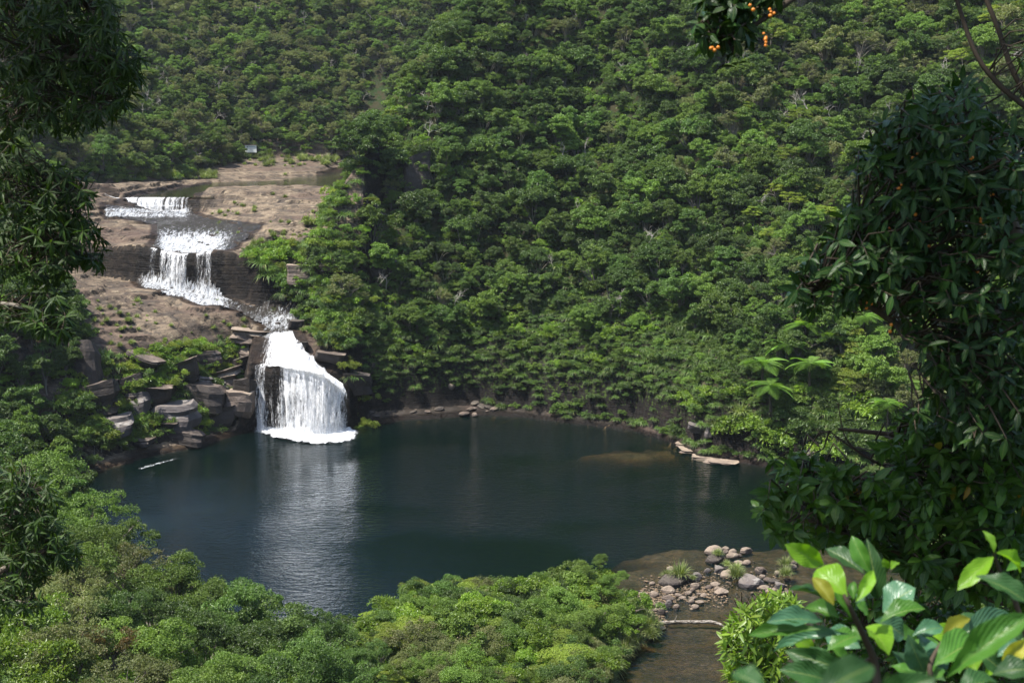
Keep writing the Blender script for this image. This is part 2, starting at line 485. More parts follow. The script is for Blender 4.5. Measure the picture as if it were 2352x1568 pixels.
# coarse ground everywhere else (a little lower under the ledges so that nothing is coplanar)
def coarse(x, y):
    z = terrain(x, y)
    inr = (x > RX0 + 3) & (x < RX1 - 3) & (y > RY0 + 3) & (y < yback(x) + 4)
    d = polysd(POOL, x, y)
    strip = (x >= RX1 - 3) & (np.abs(d - 6) < 6.5) & (y > 158)
    return np.where(inr, z - 6, np.where(strip, z - 3.5, np.where(d < 0, z - 2, z)))
xs = np.arange(-330, 331, 2.4); ys = np.arange(-20, 640, 2.4)
me = grid_mesh("ground", xs, ys, coarse, [M_SOIL])
link("ground", me, kind='structure')
# pool bed and shore at finer step
def bedz(x, y):
    z = terrain(x, y); return z + .02
me = grid_mesh("pool_bed", np.arange(-74, 92, .7), np.arange(96, 242, .7), bedz, [M_BED],
               keep=lambda X, Y, Z: (polysd(POOL, X, Y) < np.where(Y > 185, .2, 1.2)) & ~((X < RX1 - .7) & (Y > RY0 + .7)))
link("pool_bed", me, kind='structure')
# rock shore strip on the promontory side
def shz(x, y): return terrain(x, y) + .03
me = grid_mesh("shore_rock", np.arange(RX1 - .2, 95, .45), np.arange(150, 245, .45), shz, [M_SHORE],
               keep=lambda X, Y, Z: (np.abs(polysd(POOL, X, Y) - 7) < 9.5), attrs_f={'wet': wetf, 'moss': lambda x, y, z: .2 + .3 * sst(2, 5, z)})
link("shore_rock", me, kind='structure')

# ------------------------------------------------------------------ still water
def water_mat(name, col_abs, dens, body, ripple=1.0, rough=.06, body_f=.10):
    t = NT(name); p = t.pos()
    far = t.noise(p, .035, 2)
    a = t.noise(t.map(p, (.55, 1.25, 1)), 1.15, 3, .6)
    b = t.noise(t.map(p, (1.0, 1.6, 1)), 3.2, 2, .5)
    h = t.math('ADD', t.math('MULTIPLY', a, 1.0), t.math('MULTIPLY', b, .35))
    h = t.math('MULTIPLY', h, t.ramp(far, .40, .60, .35, 1.35))
    nb = t.bump(h, 1.0, .11 * ripple)
    fr = t.N("ShaderNodeFresnel"); fr.inputs[0].default_value = 1.33; t.L(nb, fr.inputs['Normal'])
    gl = t.N("ShaderNodeBsdfGlossy"); gl.inputs['Roughness'].default_value = rough; t.L(nb, gl.inputs['Normal'])
    gl.inputs['Color'].default_value = (.95, .97, 1, 1)
    tr = t.N("ShaderNodeBsdfTransparent"); tr.inputs[0].default_value = (.93, .95, .93, 1)
    df = t.N("ShaderNodeBsdfDiffuse"); df.inputs[0].default_value = (*body, 1)
    u = t.mixs(body_f, tr.outputs[0], df.outputs[0])
    if col_abs is None: return t.done(t.mixs(fr.outputs[0], u, gl.outputs[0]))
    ab = t.N("ShaderNodeVolumeAbsorption"); ab.inputs[0].default_value = (*col_abs, 1); ab.inputs[1].default_value = dens
    return t.done(t.mixs(fr.outputs[0], u, gl.outputs[0]), ab.outputs[0])
M_POOL = water_mat("pool_water", (.55, .44, .20), .85, (.003, .020, .0155), 1.9, .05, .22)
def slab(name, x0, x1, y0, y1, z0, z1, mat, kind='structure'):
    V = [(x, y, z) for z in (z0, z1) for y in (y0, y1) for x in (x0, x1)]
    Q = [(0, 2, 3, 1), (4, 5, 7, 6), (0, 1, 5, 4), (2, 6, 7, 3), (0, 4, 6, 2), (1, 3, 7, 5)]
    return link(name, mesh_np(name, V, Q, mats=[mat], smooth=False), kind=kind)
slab("pool_water", -77, 96, 88, 243, -9.5, 0, M_POOL)
M_RIV = water_mat("river_water", None, 0, (.030, .034, .014), .5, .05, .72)
xr = [p[0] for p in RIVER]; yr = [p[1] for p in RIVER]
def in_riv(X, Y, Z): return (polysd(RIVER, X, Y) < 4.5) & (Y > casc_y(X) + .3) & ((X > CASC_A[0] - 6) | (Y > 318))
link("river_water", grid_mesh("river_water", np.arange(min(xr) - 6, max(xr) + 5, .8), np.arange(min(yr) - 2, max(yr) + 6, .8), lambda X, Y: RIV_Z + 0 * X, [M_RIV], keep=in_riv), kind='structure')

# ------------------------------------------------------------------ moving water
def rapid_mat():
    t = NT("rapids"); p = t.pos(); f = t.attr('foam')
    n = t.noise(t.map(p, (2.4, .5, .7)), 1.1, 7, .72, .6)
    n2 = t.noise(p, 5, 4, .7)
    m = t.math('ADD', t.math('MULTIPLY', f, .86), t.math('MULTIPLY', t.math('SUBTRACT', n, .5), 2.6))
    m = t.math('ADD', m, t.math('MULTIPLY', t.math('SUBTRACT', n2, .5), .9))
    m = t.ramp(m, .34, .86)
    nb = t.bump(t.math('ADD', n, t.math('MULTIPLY', n2, .3)), 1.0, .5)
    w = t.bsdf((.035, .028, .02), .12, .6, nb)
    fo = t.bsdf((.50, .52, .54), .6, .3, nb)
    return t.done(t.mixs(m, w, fo))
M_RAP = rapid_mat()
def drape(P, name, foamf, step=.4, lift=.16, zf=None):
    P = np.array(P); xs = np.arange(P[:, 0].min() - .5, P[:, 0].max() + .6, step); ys = np.arange(P[:, 1].min() - .5, P[:, 1].max() + .6, step)
    def z(X, Y):
        if zf is not None: return zf(X, Y)
        k = 1.0; s = 0
        for ox, oy in ((0, 0), (k, 0), (-k, 0), (0, k), (0, -k)): s = s + terrain(X + ox, Y + oy)
        s = s / 5
        dd = polysd(P, X, Y)
        return s + lift + fbm(X / 1.1, Y / .8, 3, 5) * .14 - sst(-.6, .4, dd) * .35
    return grid_mesh(name, xs, ys, z, [M_RAP], keep=lambda X, Y, Z: polysd(P, X, Y) < .2, attrs_f={'foam': foamf})

def fall_mat(name, seed, dens, sx=1.0):
    t = NT(name)
    uv = t.N("ShaderNodeUVMap").outputs[0]
    s1 = t.noise(t.map(uv, (1.3 * sx, .10, 1), (seed, 0, 0)), 1.0, 3, .6, .3)       # broad strands
    s2 = t.noise(t.map(uv, (5.5 * sx, .55, 1), (seed * 2, 3, 0)), 1.0, 7, .75, .5)
    s3 = t.noise(t.map(uv, (4.5, 2.4, 1), (seed, 1, 0)), 1.0, 6, .75, .8)
    d = t.attr('dens')
    v = t.math('ADD', t.math('MULTIPLY', t.math('SUBTRACT', s1, .5), 1.5), t.math('MULTIPLY', t.math('SUBTRACT', s2, .5), 1.7))
    v = t.math('ADD', v, t.math('MULTIPLY', t.math('SUBTRACT', s3, .5), 1.2))
    v = t.math('ADD', t.math('ADD', v, d), dens)
    al = t.ramp(v, .26, .92)
    nb = t.bump(t.math('ADD', s2, s3), .8, .3)
    b = t.N("ShaderNodeBsdfDiffuse"); b.inputs[0].default_value = (.95, .96, .97, 1); t.L(nb, b.inputs['Normal'])
    tl = t.N("ShaderNodeBsdfTranslucent"); tl.inputs[0].default_value = (.90, .92, .94, 1)
    tp = t.N("ShaderNodeBsdfTransparent")
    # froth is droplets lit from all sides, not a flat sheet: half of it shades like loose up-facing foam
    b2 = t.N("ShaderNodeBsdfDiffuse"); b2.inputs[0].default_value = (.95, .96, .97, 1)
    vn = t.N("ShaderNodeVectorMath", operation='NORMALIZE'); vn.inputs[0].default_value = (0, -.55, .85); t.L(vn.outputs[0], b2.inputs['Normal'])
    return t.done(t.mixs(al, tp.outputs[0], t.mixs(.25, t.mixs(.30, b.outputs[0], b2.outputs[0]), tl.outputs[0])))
M_F = [fall_mat("falling_water_a", 1.7, -.10), fall_mat("falling_water_b", 9.1, -.14), fall_mat("falling_water_c", 4.4, -.16, 1.6)]
def curtain(name, lip, base, bulge, densf, mat, parent, nu=110, nv=40, seed=0, kind=None, off=0.0):
    """lip and base: lists of (s, x, y, z); water leaves level and falls"""
    L = np.array(lip); B = np.array(base)
    u = np.linspace(0, 1, nu); v = np.linspace(0, 1, nv)
    U, Vv = np.meshgrid(u, v)
    def ip(A, i): return np.interp(U, A[:, 0], A[:, i])
    z0, z1 = ip(L, 3), ip(B, 3)
    X = ip(L, 1) + (ip(B, 1) - ip(L, 1)) * np.sqrt(Vv)
    Y = ip(L, 2) + (ip(B, 2) - ip(L, 2)) * np.sqrt(Vv) * 1.0
    Z = z0 + (z1 - z0) * Vv ** 1.25
    Y = Y - bulge * np.sin(np.sqrt(Vv) * math.pi) - off + fbm(U * 26 + seed, Vv * 3.0, 4, seed + 5) * .5 * (0.2 + Vv)
    X = X + fbm(U * 18 + seed, Vv * 4.0, 3, seed + 8) * .25
    Wd = abs(B[-1, 1] - B[0, 1]); Hh = float(np.mean(z0 - z1))
    V = np.stack([X.ravel(), Y.ravel(), Z.ravel()], 1)
    a = (np.arange(nv - 1)[:, None] * nu + np.arange(nu - 1)[None, :]).ravel()
    Q = np.stack([a, a + 1, a + nu + 1, a + nu], 1)
    uv = np.stack([(U * Wd).ravel(), (Vv * Hh).ravel()], 1)
    dn = densf(U.ravel(), Vv.ravel()) + 0.0
    me = mesh_np(name, V, Q, mats=[mat], attrs={'dens': ('POINT', dn)}, uv=uv)
    return link(name, me, parent=parent)
def spray_mat():
    t = NT("spray_foam"); p = t.pos(); f = t.attr('foam')
    n = t.noise(p, .9, 7, .75, .4); n2 = t.noise(p, 6, 4, .7)
    m = t.math('ADD', f, t.math('ADD', t.math('MULTIPLY', t.math('SUBTRACT', n, .5), 1.4), t.math('MULTIPLY', t.math('SUBTRACT', n2, .5), .8)))
    m = t.ramp(m, .40, .78)
    b = t.bsdf((.60, .62, .64), .7, .2, t.bump(n, .6, .2)); tp = t.N("ShaderNodeBsdfTransparent")
    return t.done(t.mixs(m, tp.outputs[0], b))
M_SPRAY = spray_mat()
def foam_patch(P, name, parent, z, foamf, step=.35, h=.3):
    P = np.array(P); xs = np.arange(P[:, 0].min() - 1, P[:, 0].max() + 1, step); ys = np.arange(P[:, 1].min() - 1, P[:, 1].max() + 1, step)
    zz = lambda X, Y: z + .03 + np.maximum(0, fbm(X / .9, Y / .9, 4, 2) + .35) * h * sst(0.3, -1.2, polysd(P, X, Y))
    me = grid_mesh(name, xs, ys, zz, [M_SPRAY], keep=lambda X, Y, Z: polysd(P, X, Y) < .3, attrs_f={'foam': foamf})
    return link(name, me, parent=parent)

def V3(px, py, z): return (*W(px, py, z), z)
# --- lower fall
lf = link("waterfall", None, loc=(0, 0, 0), label="tall lower waterfall spreading white into the dark pool", cat="waterfall", group="waterfalls down the rock steps")
def srf(pts): return [(s, *W(px, py, z), z) for s, px, py, z in pts]
lip = srf([(0,588,838,10.9),(.15,622,832,11.2),(.35,660,838,10.9),(.55,720,840,10.8),(.72,755,858,9.6),(.85,785,880,8.0),(1,799,905,6.4)])
base = srf([(0,588,990,-.1),(.15,620,993,-.1),(.35,665,997,-.1),(.55,715,1000,-.1),(.72,745,1000,-.1),(.85,775,996,-.1),(1,800,990,-.1)])
def dl(u, v):
    d = .16 * sst(.2, .7, v) * (u < .3) + np.interp(u, [0, .04, .09, .12, .20, .27, .33, .6, .9, 1], [.34, .60, .50, .22, .12, .40, .78, .88, .78, .40])
    return d + .25 * sst(.25, 0, v) * sst(.28, .4, u) + .35 * sst(.88, 1, v)
curtain("water_curtain", lip, base, .5, dl, M_F[0], lf, seed=1)
curtain("water_curtain", lip, base, .9, lambda u, v: dl(u, v) - .22, M_F[1], lf, seed=6, off=.35)
curtain("water_curtain", lip, base, 1.1, lambda u, v: dl(u, v) - .38 + .15 * v, M_F[2], lf, seed=12, off=.8)
# upper chute of the lower fall: sheet sliding over the steps
CH = [(600,772),(672,770),(682,800),(725,838),(762,850),(800,895),(790,905),(720,850),(640,848),(600,835),(598,820),(640,800),(625,788),(600,782)]
chl = srf([(0,612,768,15.2),(.5,640,766,15.2),(1,668,765,15.2)])
chb = srf([(0,592,840,10.9),(.25,640,845,10.9),(.5,690,850,10.7),(.75,740,862,10.0),(1,797,905,6.8)])
def dchute(u, v): return np.interp(u, [0, .12, .3, 1], [.25, .5, .9, .75]) + .15 * (v < .12)
def chute(name, off, mat, sub):
    L, B = np.array(chl), np.array(chb)
    nu, nv = 70, 60; U, Vv = np.meshgrid(np.linspace(0, 1, nu), np.linspace(0, 1, nv))
    ip = lambda A, i: np.interp(U, A[:, 0], A[:, i])
    X = ip(L, 1) + (ip(B, 1) - ip(L, 1)) * Vv ** 1.1; Y = ip(L, 2) + (ip(B, 2) - ip(L, 2)) * Vv
    st = (np.floor(Vv * 5 + U * 1.2) + sst(.35, .8, (Vv * 5 + U * 1.2) % 1) - U * 1.2) / 5
    Z = ip(L, 3) + (ip(B, 3) - ip(L, 3)) * np.clip(.35 * Vv + .65 * st, 0, 1)
    Z = np.maximum(Z, terrain(X, Y) + .12) + off + fbm(U * 14, Vv * 8, 3, 4) * .25
    V = np.stack([X.ravel(), Y.ravel(), Z.ravel()], 1)
    a = (np.arange(nv - 1)[:, None] * nu + np.arange(nu - 1)[None, :]).ravel()
    Q = np.stack([a, a + 1, a + nu + 1, a + nu], 1)
    uv = np.stack([(U * (4 + 10 * Vv)).ravel(), (Vv * 8).ravel()], 1)
    link(name, mesh_np(name, V, Q, mats=[mat], attrs={'dens': ('POINT', dchute(U.ravel(), Vv.ravel()) - sub)}, uv=uv), parent=lf)
chute("water_chute", .05, M_F[0], -.12)
chute("water_chute", .3, M_F[1], .1)
FO = [W(a, b, 0) for a, b in [(548,990),(600,972),(812,972),(856,990),(850,1010),(800,1026),(700,1030),(600,1014)]]
foam_patch(FO, "foam", lf, 0, lambda x, y, z: 1.0 - .75 * sst(-3.6, -1.9, polysd(FO, x, y)) - .55 * sst(-1.8, .2, polysd(FO, x, y)), h=.6)
# --- middle fall
mf = link("waterfall", None, loc=(0, 0, 0), label="middle waterfall dropping in white strands over the dark ledge", cat="waterfall", group="waterfalls down the rock steps")
def lipz(px): return float(np.interp(px, [343, 420, 500], [27.0, 26.6, 26.9]))
ml, mb_ = [], []
for i, px in enumerate(np.linspace(343, 502, 9)):
    s = i / 8
    x0, _ = W(px, 574, 26.8)
    y0 = float(np.interp(x0, LIPX, LIPY)) - .5
    f = y0 * CP + 5; 
    z0 = TZ(x0, y0 + 1.5) + .15
    ml.append((s, x0, y0 - .1, z0))
    zb = TZ(x0, y0 - 3.0)
    mb_.append((s, x0 - .4 + .3 * s, y0 - 1.9, zb - .2))
def dm(u, v):
    d = np.interp(u, [0, .05, .1, .16, .20, .3, .5, .60, .64, .72, .78, .86, .9, .97, 1], [.1, .5, .35, -.05, .45, .6, .72, .5, .02, .0, .5, .35, .35, .55, .1])
    return d + .3 * sst(.86, 1, v) + .25 * sst(.12, 0, v) * (d > .2)
curtain("water_curtain", ml, mb_, .3, dm, M_F[0], mf, seed=21)
curtain("water_curtain", ml, mb_, .6, lambda u, v: dm(u, v) - .2, M_F[1], mf, seed=33, off=.25)
curtain("water_curtain", ml, mb_, .7, lambda u, v: dm(u, v) - .4, M_F[2], mf, seed=37, off=.5)
S1F = [W(a, b, 0) for a, b in [(0, 0)]]
def foam1(x, y, z):
    px, py, _ = PX(x, y, z)
    f = .12 + .70 * sst(85, 20, np.abs(py - np.interp(px, [300, 345, 500, 560], [648, 660, 688, 702])) * 1.6) * sst(305, 345, px) * sst(560, 500, px)
    f += .38 * sst(60, 15, np.hypot((px - 645) / 1.4, (py - 738) * 2)) + .2 * (px > 540)
    return f
link("stream_water", drape(S1W, "stream_water", foam1, lift=.28), kind='structure')
def foam2(x, y, z):
    px, py, _ = PX(x, y, z)
    f = .16 + .72 * sst(512, 552, py) * sst(345, 385, px + (574 - py) * .15) * sst(545, 480, px + (574 - py) * -.4)
    f += .6 * sst(474, 482, py) * sst(503, 494, py) * sst(445, 420, px)
    return f
link("stream_water", drape(S2W, "stream_water", foam2, lift=.2), kind='structure')
# --- upper cascade
uf = link("waterfall", None, loc=(0, 0, 0), label="low wide upper cascade, furthest up the river", cat="waterfall", group="waterfalls down the rock steps")
ul, ub = [], []
for i in range(9):
    s = i / 8; x0 = CASC_A[0] + .6 + (CASC_B[0] - CASC_A[0] - .6) * s; y0 = float(casc_y(x0))
    ul.append((s, x0, y0 + .5, RIV_Z + .05)); ub.append((s, x0, y0 - 2.4, TZ(x0, y0 - 3.5) + .05))
def du(u, v): return np.interp(u, [0, .1, .5, .68, .70, .74, .88, .9, .92, 1], [.5, .75, .75, .7, .35, .7, .6, .2, .55, .35]) + .2 * (v > .8)
curtain("water_curtain", ul, ub, .2, du, M_F[0], uf, nu=90, nv=16, seed=41)
curtain("water_curtain", ul, ub, .4, lambda u, v: du(u, v) - .15, M_F[1], uf, nu=90, nv=16, seed=44, off=.4)
UFO = [(p[1], p[2] + .9) for p in ub] + [(p[1], p[2] - 4.5) for p in ub[::-1]]
foam_patch(UFO, "foam", uf, float(np.mean([p[3] for p in ub])) + .12, lambda x, y, z: .66 - .6 * sst(-3, .3, polysd(UFO, x, y)), h=.3)
# small side trickle on the right of the middle fall
SF = [W(a, b, 0) for a, b in [(310,1074),(345,1065),(418,1048),(412,1054),(350,1072),(318,1080)]]
foam_patch(SF, "foam_streak", None, 0, lambda x, y, z: .50 - .5 * sst(-.6, .2, polysd(SF, x, y)), h=.05)
o = bpy.data.objects["foam_streak"]; o['label'] = "thin white foam streak drifting along the left shore"; o['category'] = "foam"
# ------------------------------------------------------------------ foliage materials
def leaf_mat(name, c0, c1, c2=None, trans=.3, rough=.5, spec=.35, hue=.5, big=False):
    t = NT(name)
    ti = t.attr('tint')
    oi = t.N("ShaderNodeObjectInfo").outputs['Random']
    v = t.math('ADD', t.math('MULTIPLY', ti, .62), t.math('MULTIPLY', oi, .38))
    c = t.mix(t.ramp(v, .15, .85), c0, c1)
    if c2: c = t.mix(t.ramp(ti, .93, .97), c, c2)
    hs = t.N("ShaderNodeHueSaturation"); t.put(hs.inputs['Color'], c)
    hs.inputs['Hue'].default_value = .5
    t.put(hs.inputs['Hue'], t.ramp(oi, 0, 1, .5 - .022 * hue, .5 + .025 * hue))
    t.put(hs.inputs['Value'], t.ramp(t.math('FRACT', t.math('MULTIPLY', oi, 7.31)), 0, 1, .8, 1.3))
    c = hs.outputs[0]
    nrm = None
    if big:
        uv = t.N("ShaderNodeUVMap").outputs[0]
        sx = t.N("ShaderNodeSeparateXYZ"); t.L(uv, sx.inputs[0])
        ax = t.math('ABSOLUTE', sx.outputs[0])
        vein = t.math('SINE', t.math('MULTIPLY', t.math('SUBTRACT', sx.outputs[1], t.math('MULTIPLY', ax, .45)), 55))
        mid = t.ramp(ax, .0, .05, 1, 0)
        c = t.mix(t.math('MULTIPLY', mid, .6), c, (.28, .34, .10))
        c = t.mix(t.math('MULTIPLY', t.ramp(vein, .85, 1), .18), c, (.20, .28, .08))
        nrm = t.bump(t.math('ADD', vein, t.math('MULTIPLY', mid, -3)), .3, .002)
    b = t.bsdf(c, rough, spec, nrm)
    tl = t.N("ShaderNodeBsdfTranslucent"); t.put(tl.inputs[0], t.mix(1.0, c, (1.5, 1.6, .55), 'MULTIPLY'))
    return t.done(t.mixs(trans, b, tl.outputs[0]))
ML = {
 'dark':   leaf_mat("leaf_dark_green", (0.045, 0.085, 0.021), (0.104, 0.167, 0.034), rough=.45, spec=.4),
 'mid':    leaf_mat("leaf_mid_green", (0.074, 0.131, 0.025), (0.156, 0.231, 0.041)),
 'yellow': leaf_mat("leaf_yellow_green", (0.135, 0.191, 0.024), (0.226, 0.277, 0.037)),
 'olive':  leaf_mat("leaf_olive", (0.100, 0.124, 0.041), (0.178, 0.195, 0.071), (0.255, 0.218, 0.125)),
 'grass':  leaf_mat("grass_blade", (.12, .17, .05), (.24, .28, .10), (.34, .31, .18), trans=.25, hue=.3),
 'reed':   leaf_mat("hanging_grass", (0.064, 0.123, 0.029), (0.134, 0.206, 0.052), (0.280, 0.283, 0.114), trans=.25, hue=.4),
 'fern':   leaf_mat("fern_frond", (.095, .185, .030), (.14, .25, .04), trans=.4, hue=.3),
 'red':    leaf_mat("leaf_bronze", (.060, .085, .020), (.130, .085, .030), (.26, .09, .04)),
 'bright': leaf_mat("leaf_bright", (0.091, 0.172, 0.019), (0.202, 0.289, 0.032), trans=.35, rough=.4, spec=.5),
}
t = NT("bark"); p = t.obj()
M_BARK = t.done(t.bsdf(t.mix(t.noise(t.map(p, (3, 3, .6)), 2, 5), (.10, .085, .065), (.24, .215, .18)), .9, .1))
t = NT("dead_wood"); p = t.obj()
M_DEAD = t.done(t.bsdf(t.mix(t.noise(t.map(p, (3, 3, .6)), 2, 5), (.24, .21, .18), (.48, .45, .40)), .9, .1))
t = NT("dark_bark"); p = t.obj()
M_DBARK = t.done(t.bsdf(t.mix(t.noise(t.map(p, (8, 8, 2)), 4, 5), (.045, .035, .025), (.11, .09, .065)), .85, .2))

# ------------------------------------------------------------------ crowns
def leaf_quads(P, Nn, L, Wd, r, droop=None):
    """rhombic leaf sprays: centre P, facing Nn"""
    n = len(P)
    Nn = Nn / (np.linalg.norm(Nn, axis=1, keepdims=True) + 1e-9)
    a = r.normal(size=(n, 3))
    if droop is not None: a = a * .5 + np.array(droop)
    T = a - Nn * (a * Nn).sum(1, keepdims=True); T /= np.linalg.norm(T, axis=1, keepdims=True) + 1e-9
    B = np.cross(Nn, T)
    L = np.asarray(L).reshape(-1, 1) * np.ones((n, 1)); Wd = np.asarray(Wd).reshape(-1, 1) * np.ones((n, 1))
    b = Nn * L * .12
    V = np.stack([P - T * L * .5 - b, P + B * Wd * .5, P + T * L * .5 - b, P - B * Wd * .5], 1).reshape(-1, 3)
    Q = np.arange(n * 4).reshape(n, 4)
    return V, Q
def crown_mesh(name, mat, seed, R=(3, 3, 2.3), nc=40, nl=120, ls=.3, flat=1.0, rc=.30, layers=0, up=.25, hollow=.5, asp=.5, droop=None, twig=0, bark=None):
    r = np.random.default_rng(seed); R = np.array(R, float); A = Acc(); C = []
    nlobe = r.integers(4, 8)
    lobes = [np.array([r.normal() * .42, r.normal() * .42, r.uniform(-.35, .5)]) for _ in range(nlobe)]
    lsz = r.uniform(.38, .68, nlobe)
    for i in range(nc):
        if layers:
            k = r.integers(layers); zz = (k + .5) / layers * 1.5 - .55 + r.normal() * .05
            rad = math.sqrt(max(0.05, 1 - min(1, abs(zz)) ** 2)) * math.sqrt(r.random()) * .95; an = r.random() * 6.283
            c = np.array([math.cos(an) * rad, math.sin(an) * rad, zz])
        else:
            v = r.normal(size=3); v /= np.linalg.norm(v); v[2] = abs(v[2]) * 1.15 - .35
            li = r.integers(nlobe)
            c = lobes[li] + v * lsz[li] * (hollow + (1 - hollow) * r.random() ** .5) * r.uniform(.8, 1.2)
        c = c * R; C.append(c)
        rr = rc * R.mean() * r.uniform(.45, 1.3)
        m = int(nl * r.uniform(.6, 1.3))
        v = r.normal(size=(m, 3)); v /= np.linalg.norm(v, axis=1, keepdims=True)
        v[:, 2] = np.where(v[:, 2] < -.2, -v[:, 2] * .7, v[:, 2])
        sh = np.array([1, 1, .85 * flat])
        P = c + v * sh * rr * (.55 + .55 * r.random((m, 1)) ** .5)
        Nn = v * .7 + np.array([0, 0, up]) + r.normal(size=(m, 3)) * .7
        V, Q = leaf_quads(P, Nn, ls * r.uniform(.6, 1.4, m), ls * asp * r.uniform(.7, 1.2, m), r, droop)
        tint = np.clip(r.random() * .5 + r.random(m) ** 1.5 * .65, 0, 1)
        A.add(V, Q, m=0, tint=tint)
    if twig:
        for c in C[:twig]:
            e = np.array(c) * r.uniform(1.0, 1.25)
            mid = e * .5 + r.normal(size=3) * .25 * R.mean() * .4
            V, Q = tube([(0, 0, -R[2]), mid - np.array([0, 0, R[2] * .2]), e], [.06, .045, .02], 4)
            A.add(V, Q, m=1, tint=.5)
    mats = [mat] + ([bark or M_BARK] if twig else [])
    return A.mesh(name, mats, smooth=False), C
def trunk_mesh(name, seed, C, R, depth=7, r0=.16, mat=None, limbs=7):
    r = np.random.default_rng(seed + 99); A = Acc()
    j = r.normal(size=2) * .5
    V, Q = tube([(j[0], j[1], -depth), (j[0] * .5, j[1] * .4, -depth * .5), (0, 0, -R[2] * .7), (.1, 0, R[2] * .2)], [r0 * 1.3, r0, r0 * .8, r0 * .3], 7)
    A.add(V, Q)
    for c in C[:limbs]:
        m = (c[0] * .5, c[1] * .5, c[2] * .3 - R[2] * .25)
        V, Q = tube([(0, 0, -R[2] * .7), m, tuple(c)], [r0 * .6, r0 * .4, r0 * .12], 5); A.add(V, Q)
    return A.mesh(name, [mat or M_BARK])
def dead_mesh(name, seed, H=5.0, thick=.10):
    r = np.random.default_rng(seed); A = Acc()
    def grow(p, d, L, rad, lev):
        pts, rr = [p], [rad]
        for i in range(3):
            d = d + r.normal(size=3) * .22; d /= np.linalg.norm(d)
            p = p + d * L / 3; pts.append(p); rr.append(rad * (1 - .22 * (i + 1)))
        V, Q = tube(pts, rr, 4); A.add(V, Q)
        if lev < 3:
            for k in range(3 if lev else 4):
                q = pts[r.integers(1, 4)]; nd = d + r.normal(size=3) * .75; nd[2] += .15
                grow(q, nd / np.linalg.norm(nd), L * r.uniform(.45, .75), rad * .55, lev + 1)
    grow(np.zeros(3), np.array([r.normal() * .2, r.normal() * .2, 1.]), H * .5, thick, 0)
    return A.mesh(name, [M_DEAD])
def grass_mesh(name, mat, seed, n=170, L=1.0, w=.03, spread=.5, droop=1.0, down=0.0):
    r = np.random.default_rng(seed); A = Acc(); V, Q, T = [], [], []
    for i in range(n):
        an = r.random() * 6.283; o = r.random() ** .5 * spread * .6
        p = np.array([math.cos(an) * o, math.sin(an) * o, 0]); an2 = an + r.normal() * .6
        dh = np.array([math.cos(an2), math.sin(an2), 0]); l = L * r.uniform(.5, 1.2); lean = r.uniform(.2, 1.0)
        side = np.array([-dh[1], dh[0], 0]); pts = []
        for k in range(4):
            s = k / 3
            q = p + dh * l * lean * s * .8 + np.array([0, 0, 1]) * l * (s * (1 - .25 * lean) - droop * lean * s * s * .75 - down * s)
            pts.append(q)
        b = len(V)
        for k in range(4):
            ww = w * (1 - .3 * k) * r.uniform(.8, 1.3) * (1 if k < 3 else .2)
            V += [pts[k] - side * ww, pts[k] + side * ww]
        for k in range(3): Q.append((b + 2 * k, b + 2 * k + 1, b + 2 * k + 3, b + 2 * k + 2)); T.append(r.random())
    A.add(V, Q, tint=np.array(T)); return A.mesh(name, [mat], smooth=False)

t = NT("haze"); vs = t.N("ShaderNodeVolumePrincipled"); vs.inputs['Color'].default_value = (.80, .90, 1, 1); vs.inputs['Density'].default_value = .00006; vs.inputs['Anisotropy'].default_value = .2
t.L(vs.outputs[0], t.out.inputs['Volume']); M_HAZE = t.m
PROTO = {}
def mk(kind, n, fn): PROTO[kind] = [fn(i) for i in range(n)]
def tree_proto(mat, seed, trunk=True, **kw):
    R = kw.get('R', (3, 3, 2.3)); depth = kw.pop('depth', 5)
    c, C = crown_mesh("crown", ML[mat], seed, **kw)
    t = trunk_mesh("trunk", seed, C, R, depth=R[2] + depth)
    return [("trunk", t), ("crown", c)]
mk('bd', 5, lambda i: tree_proto('dark', 10 + i, R=(2.9, 2.9, 3.0), nc=95, nl=100, ls=.34, twig=6, rc=.20, up=.1))
mk('bm', 5, lambda i: tree_proto('mid', 30 + i, R=(2.8, 2.8, 3.0), nc=90, nl=90, ls=.34, rc=.19, twig=12, up=.1))
mk('um', 4, lambda i: tree_proto('yellow', 50 + i, R=(2.9, 2.9, 1.7), nc=34, nl=120, ls=.26, flat=.7, layers=4, rc=.28, up=.8))
mk('th', 5, lambda i: tree_proto('olive', 70 + i, R=(2.7, 2.7, 3.1), nc=90, nl=40, ls=.30, rc=.19, twig=34, bark=M_BARK))
mk('fd', 4, lambda i: tree_proto('dark', 90 + i, R=(3, 3, 2.6), nc=75, nl=190, ls=.185, rc=.23, depth=9))
mk('fm', 4, lambda i: tree_proto('mid', 110 + i, R=(3, 3, 2.6), nc=75, nl=180, ls=.185, rc=.23, depth=9, twig=8))
mk('fo', 3, lambda i: tree_proto('olive', 120 + i, R=(3, 3, 2.6), nc=80, nl=120, ls=.18, rc=.21, depth=9, twig=30))
mk('fb', 4, lambda i: tree_proto('bright', 130 + i, R=(3, 3, 2.4), nc=60, nl=140, ls=.26, rc=.24, depth=5, twig=6))
mk('fr', 1, lambda i: tree_proto('red', 150 + i, R=(3, 3, 2.4), nc=60, nl=100, ls=.22, rc=.22, depth=9, twig=10))
mk('fu', 2, lambda i: tree_proto('yellow', 160 + i, R=(3, 3, 1.5), nc=40, nl=200, ls=.16, flat=.35, layers=3, rc=.30, up=1.2, depth=4))
mk('dt', 5, lambda i: [("trunk", dead_mesh("trunk", 170 + i))])
